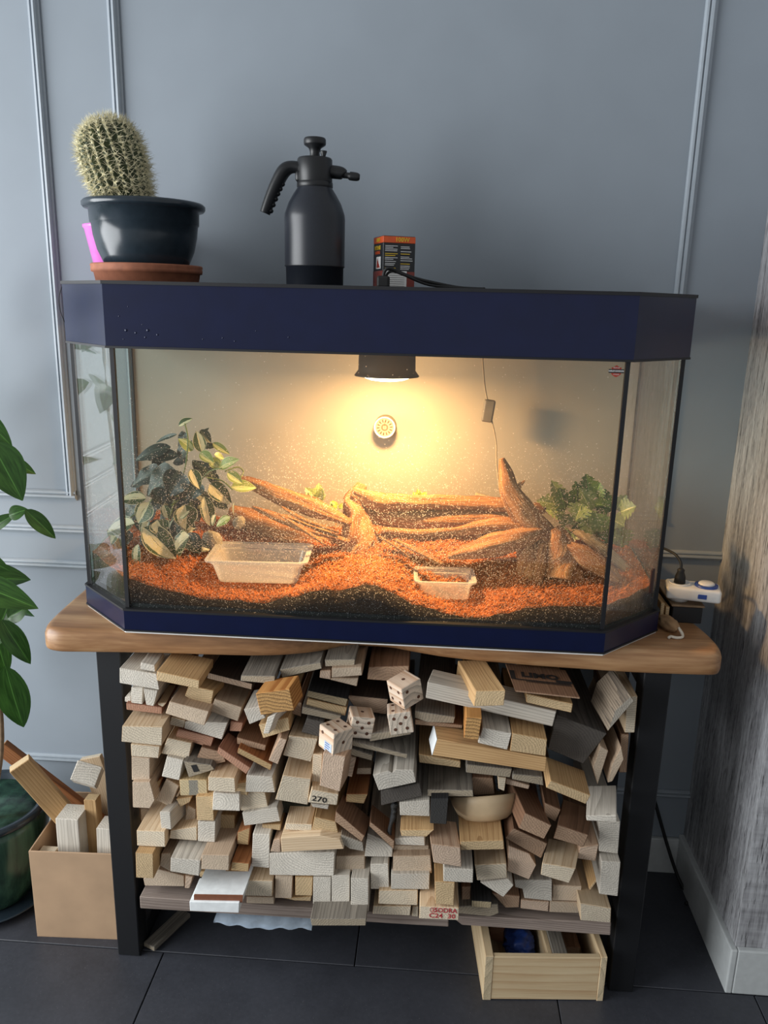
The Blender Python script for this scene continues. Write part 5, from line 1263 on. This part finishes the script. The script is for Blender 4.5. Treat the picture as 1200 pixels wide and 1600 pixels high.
('j', [(372,622),(640,602),(635,650),(480,640)], 1, 'tan', 'thin ragged strip on the shelf under the rough tan square end', None),
('j', [(90,17),(250,22),(245,340),(77,325)], -2, 'white', 'tall white upright end left of the big ringed end', None),
('2', [(780,542),(897,553),(893,610),(773,600)], -4, 'orangebrown', 'orange-brown block with a pale end, lower left', None),
('2', [(818,345),(903,312),(892,430),(816,425)], 0, 'orangebrown', 'small amber end above the orange-brown block', None),
('2', [(985,292),(1110,290),(1105,335),(985,315)], 0, 'tan', 'flat tan sliver under the end with bowed rings', None),
('i', [(520,242),(800,267),(785,415),(516,370)], -5, 'white', 'coarse white end with a long cream top, lower left', None),
('i', [(810,212),(1070,217),(1065,362),(806,350)], -5, 'beige', 'smooth shaded beige end right of the coarse white one', None),
('i', [(190,192),(355,202),(360,438),(196,430)], -4, 'tan', 'yellowish upright end with arched rings at the left leg', None),
('i', [(432,202),(518,197),(514,370),(416,315)], 0, 'beige', 'beige sliver between the yellowish upright and coarse white end', None),
('i', [(262,440),(400,347),(648,412),(648,512),(276,505)], 1, 'beige', 'broad beige bottom-row end under the yellowish upright', None),
('i', [(657,407),(725,422),(696,530),(652,530)], -1, 'pink', 'narrow pinkish stub beside the white painted board', None),
('i', [(790,367),(1225,372),(1225,475),(960,460),(790,420)], 0, 'tan', 'broad tan end behind the white painted board', None),
]
for e_ in PILE:
    pc_ = piece(*e_[:6], cross=e_[6] if len(e_) > 6 else False, L=e_[7] if len(e_) > 7 else None)
    if e_[4].startswith('long beam lying'):
        lb = pc_

# whitewashed end grain of the long beam
x0, y0, s_ = CROP['5']; q0, q3 = lb[2][0], lb[2][3]; qf = at(x0+125/s_, y0+392/s_, Z=q0.z); dv = qf - q0; sd = (q0-lb[2][1]).normalized()*.0006
bm = BM(); f0 = [bm.verts.new(p_ + sd) for p_ in (q0, q3, q3+dv, q0+dv)]; f1 = [bm.verts.new(v_.co + sd) for v_ in f0]; bm.faces.new(f0); bm.faces.new(f1[::-1])
for k in range(4): bm.faces.new((f0[k], f1[k], f1[(k+1) % 4], f0[(k+1) % 4]))
bm.transform(lb[1].inverted()); obj('painted_end', bm, M['paint'], lb[0])

# numbered block, red-lettered block, stamped board print, painted board, twig, bowl
X3 = Vector((1, 0, 0))
def print_on(o, mw, P, s, size, mat, u=.5, v=.5, sx_=1.0, tilt=True):
    """flat print on the front face spanned by P[0..3]"""
    t = P[0].lerp(P[1], u); b_ = P[3].lerp(P[2], u); c = t.lerp(b_, v); x = (P[1]-P[0]).normalized() if tilt else X3
    nrm = Vector((0, -1, 0)); z = x.cross(nrm).normalized()*-1
    if z.z < 0: z = -z
    m_ = frame(c + nrm*.0007, x*sx_, z, nrm)
    return text_mesh('lettering', s, size, M[mat], o, mw.inverted() @ m_, bold=.0002)
nb = piece('f', [(640,500),(895,545),(880,650),(607,625)], -5, 'pale', 'pale block end numbered 270 in black', (655,385))
print_on(nb[0], nb[1], nb[2], '270', .017, 'ink', .36, .66, 1.25)
rb = piece('6', [(52,652),(258,662),(255,727),(50,718)], -6, 'pale', 'pale block end stamped with red letters and C24 30', None)
print_on(rb[0], rb[1], rb[2], 'SODRA', .0155, 'red_print', .665, .26, .92)
print_on(rb[0], rb[1], rb[2], 'C24  30', .0155, 'red_print', .58, .70, 1.1)
bm = BM(); c0 = rb[2][0].lerp(rb[2][3], .25).lerp(rb[2][1].lerp(rb[2][2], .25), .345)
for r_a, r_b in ((.0068, .0058),):
    seg = 24; a = [bm.verts.new(c0 + Vector((r_a*math.cos(k*2*math.pi/seg), -.0006, r_a*math.sin(k*2*math.pi/seg)))) for k in range(seg)]; b_ = [bm.verts.new(c0 + Vector((r_b*math.cos(k*2*math.pi/seg), -.0006, r_b*math.sin(k*2*math.pi/seg)))) for k in range(seg)]
    for k in range(seg): bm.faces.new((a[k], a[(k+1) % seg], b_[(k+1) % seg], b_[k]))
bm.transform(rb[1].inverted()); obj('stamp_ring', bm, M['red_print'], rb[0])
m_ = frame(c0 + Vector((0, -.0007, 0)), X3, Vector((0, 0, 1)), Vector((0, -1, 0))); text_mesh('lettering', '2', .011, M['red_print'], rb[0], rb[1].inverted() @ m_, bold=.0002)
# stamp on the brown board's upper face
bo = [o for o in bpy.data.objects if o.get('label', '').startswith('brown board with a black printed stamp')][0]
zt = max((bo.matrix_world @ v.co).z for v in bo.data.vertices) 
Pl = [Vector((0, 0, 0))]*0
def on_board(u, v):
    x0, y0, s_ = CROP['5']; p = at(x0+u/s_, y0+v/s_, Z=PB.z); return p
x0, y0, s_ = CROP['5']
PBs = [at(x0+u/s_, y0+v/s_, Y=YF-.06) for u, v in ((535, 222), (865, 258))]
slope = (PBs[1].z-PBs[0].z)/(PBs[1].x-PBs[0].x)
def board_pt(u, v):
    p = at(x0+u/s_, y0+v/s_, Z=PBs[0].z + .0)
    for _ in range(6): p = at(x0+u/s_, y0+v/s_, Z=PBs[0].z + slope*(p.x-PBs[0].x) + .0012)
    return p
ax_ = (board_pt(740, 175)-board_pt(600, 160)).normalized(); ay_ = (board_pt(600, 145)-board_pt(610, 195)); ay_ = (ay_ - ax_*ay_.dot(ax_)).normalized(); an_ = ax_.cross(ay_)
inv = bo.matrix_world.inverted(); bcn = board_pt(662, 158)
text_mesh('lettering', 'LIMO', .028, M['ink'], bo, inv @ frame(bcn + ay_*.006, ax_*1.15, ay_, an_), bold=.0012)
bm = BM(); box(bm, -.052, .058, -.0195, -.0155, 0, .0002, mtx=frame(bcn, ax_, ay_, an_)); box(bm, -.030, .060, -.0245, -.0225, 0, .0002, mtx=frame(bcn, ax_, ay_, an_)); box(bm, -.060, -.050, -.018, .020, 0, .0002, mtx=frame(bcn, ax_, ay_, an_)); box(bm, .030, .062, -.014, -.004, 0, .0002, mtx=frame(bcn, ax_, ay_, an_))
bm.transform(inv); obj('stamp_bars', bm, M['ink'], bo)
# dark square on the light grey scrap
gs = [o for o in bpy.data.objects if o.get('label', '').startswith('light grey scrap with a dark')][0]
x0, y0, s_ = CROP['e']; bm = BM(); vs = [bm.verts.new(at(x0+u/s_, y0+v/s_, Y=YF-.01-.0006)) for u, v in ((708, 275), (760, 268), (790, 330), (738, 340))]; bm.faces.new(vs); bm.transform(gs.matrix_world.inverted()); obj('printed_square', bm, M['ink'], gs)

pb_ = piece('i', [(695,652),(1165,662),(1160,760),(700,742)], -8, 'white', 'white painted board with a brown insert at the bottom left', (792,430), name='painted_board')
pb_[0].data.materials.clear(); pb_[0].data.materials.append(M['paint'])
x0, y0, s_ = CROP['i']; bm = BM(); Q = [at(x0+u/s_, y0+v/s_, Y=YF-.075) for u, v in ((738,594),(1195,602),(1190,662),(738,656))]
f0 = [bm.verts.new(p) for p in Q]; f1 = [bm.verts.new(p+Vector((.0, .004, 0))) for p in Q]; bm.faces.new(f0); bm.faces.new(f1[::-1])
for k in range(4): bm.faces.new((f0[k], f1[k], f1[(k+1) % 4], f0[(k+1) % 4]))
bm.transform(pb_[1].inverted()); o = obj('brown_insert', bm, M['insert'], pb_[0])
bm = BM(); Q = [at(x0+u/s_, y0+v/s_, Y=YF-.0735) for u, v in ((738,590),(1195,598),(1190,655),(738,650))]; f0 = [bm.verts.new(p) for p in Q]; f1 = [bm.verts.new(p+Vector((.004, .20, 0))) for p in Q]; bm.faces.new(f0); bm.faces.new(f1[::-1])
for k in range(4): bm.faces.new((f0[k], f1[k], f1[(k+1) % 4], f0[(k+1) % 4]))
bm.transform(pb_[1].inverted()); obj('upper_layer', bm, M['paint'], pb_[0])
x0, y0, s_ = CROP['4']
tw = [tuple(at(x0+u/s_, y0+v/s_, Y=YF-.02)) + (r_*.00135,) for u, v, r_ in ((812, 395, 2.5), (808, 345, 3.5), (818, 290, 3), (835, 235, 4.5), (838, 175, 5), (850, 150, 4))]
single('charred_twig', tube(BM(), tw, seg=9, n=5, rough=.25), M['black'], 'black charred twig standing in the middle of the pile', 'twig', True)
x0, y0, s_ = CROP['6']; c = at(x0+388/s_, y0+80/s_, Y=.045)
bm = lathe(BM(), [(0, -.052), (.028, -.052), (.046, -.047), (.062, -.033), (.071, -.012), (.075, .004), (.072, .005), (.067, -.010), (.056, -.030), (.03, -.044), (0, -.045)], 48)
bmesh.ops.scale(bm, verts=bm.verts, vec=(.98, .85, .95)); bmesh.ops.rotate(bm, verts=bm.verts, matrix=Matrix.Rotation(math.radians(-30), 3, 'X')); bmesh.ops.rotate(bm, verts=bm.verts, matrix=Matrix.Rotation(math.radians(-8), 3, 'Y')); bmesh.ops.translate(bm, verts=bm.verts, vec=c)
single('wooden_bowl', bm, M['bowlwood'], 'pale wooden bowl tucked into the right half of the pile', 'bowl', True)

# dice
def die(label, u, v, Y, s, roll, yaw, pitch, faces, sticker=False):
    c = at(u, v, Y=Y); root = empty('wooden_die', c, label, 'die')
    root.rotation_euler = (Matrix.Rotation(math.radians(roll), 4, 'Y') @ Matrix.Rotation(math.radians(pitch), 4, 'X') @ Matrix.Rotation(math.radians(yaw), 4, 'Z')).to_euler()
    obj('cube', box(BM(), -s/2, s/2, -s/2, s/2, -s/2, s/2, s*.05, 2), M['dice'], root)
    pat = {1: [(0, 0)], 2: [(-1, 1), (1, -1)], 3: [(-1, 1), (0, 0), (1, -1)], 4: [(-1, -1), (1, -1), (-1, 1), (1, 1)], 5: [(-1, -1), (1, -1), (-1, 1), (1, 1), (0, 0)], 6: [(-1, -1), (-1, 0), (-1, 1), (1, -1), (1, 0), (1, 1)]}
    ax3 = {'-Y': (Vector((1, 0, 0)), Vector((0, 0, 1)), Vector((0, -1, 0))), '+X': (Vector((0, 1, 0)), Vector((0, 0, 1)), Vector((1, 0, 0))), '-X': (Vector((0, -1, 0)), Vector((0, 0, 1)), Vector((-1, 0, 0))), '+Z': (Vector((1, 0, 0)), Vector((0, 1, 0)), Vector((0, 0, 1))), '+Y': (Vector((-1, 0, 0)), Vector((0, 0, 1)), Vector((0, 1, 0))), '-Z': (Vector((1, 0, 0)), Vector((0, -1, 0)), Vector((0, 0, -1)))}
    bm = BM()
    for k, n_ in faces.items():
        ex, ey, en = ax3[k]
        for px, py in pat[n_]: bmesh.ops.create_circle(bm, cap_ends=True, segments=16, radius=s*.076, matrix=frame(ex*px*s*.25 + ey*py*s*.25 + en*(s/2+.0003), ex, ey, en))
    obj('pips', bm, M['pip'], root)
    if sticker:
        ex, ey, en = ax3['-X']; bm = BM(); box(bm, -s*.08, s*.40, -s*.46, -s*.02, 0, .0003, mtx=frame(en*(s/2+.0004), ex, ey, en)); st = obj('price_sticker', bm, M['film'], root)
        bm = BM()
        for k in range(4): box(bm, -s*.03, s*(.30-.05*(k % 2)), -s*.40+k*s*.1, -s*.37+k*s*.1, 0, .0002, mtx=frame(en*(s/2+.0008), ex, ey, en))
        obj('printed_lines', bm, M['bluepl'], st)
die('wooden die on top of another die, four pips facing left', 633, 1077.5, .000, .0495, -10, 40, 8, {'-X': 4, '-Y': 2, '+Z': 1, '+X': 3, '+Y': 5, '-Z': 6})
die('wooden die under another die, five pips facing front', 625.5, 1121.5, .002, .0475, -10, 4, 0, {'-Y': 5, '+Z': 4, '+X': 3, '-X': 1, '+Y': 2, '-Z': 6})
die('lone wooden die with five pips in front, between the others', 563, 1128.5, .01, .0475, 9, 14, -3, {'-Y': 5, '+Z': 1, '+X': 3, '-X': 4, '+Y': 2, '-Z': 6})
die('wooden die with a price sticker on its left face', 524.8, 1151, -.025, .0495, 3, 44, 0, {'-Y': 1, '+Z': 4, '-X': 2, '+X': 3, '+Y': 5, '-Z': 6}, True)
bpy.context.view_layer.update()
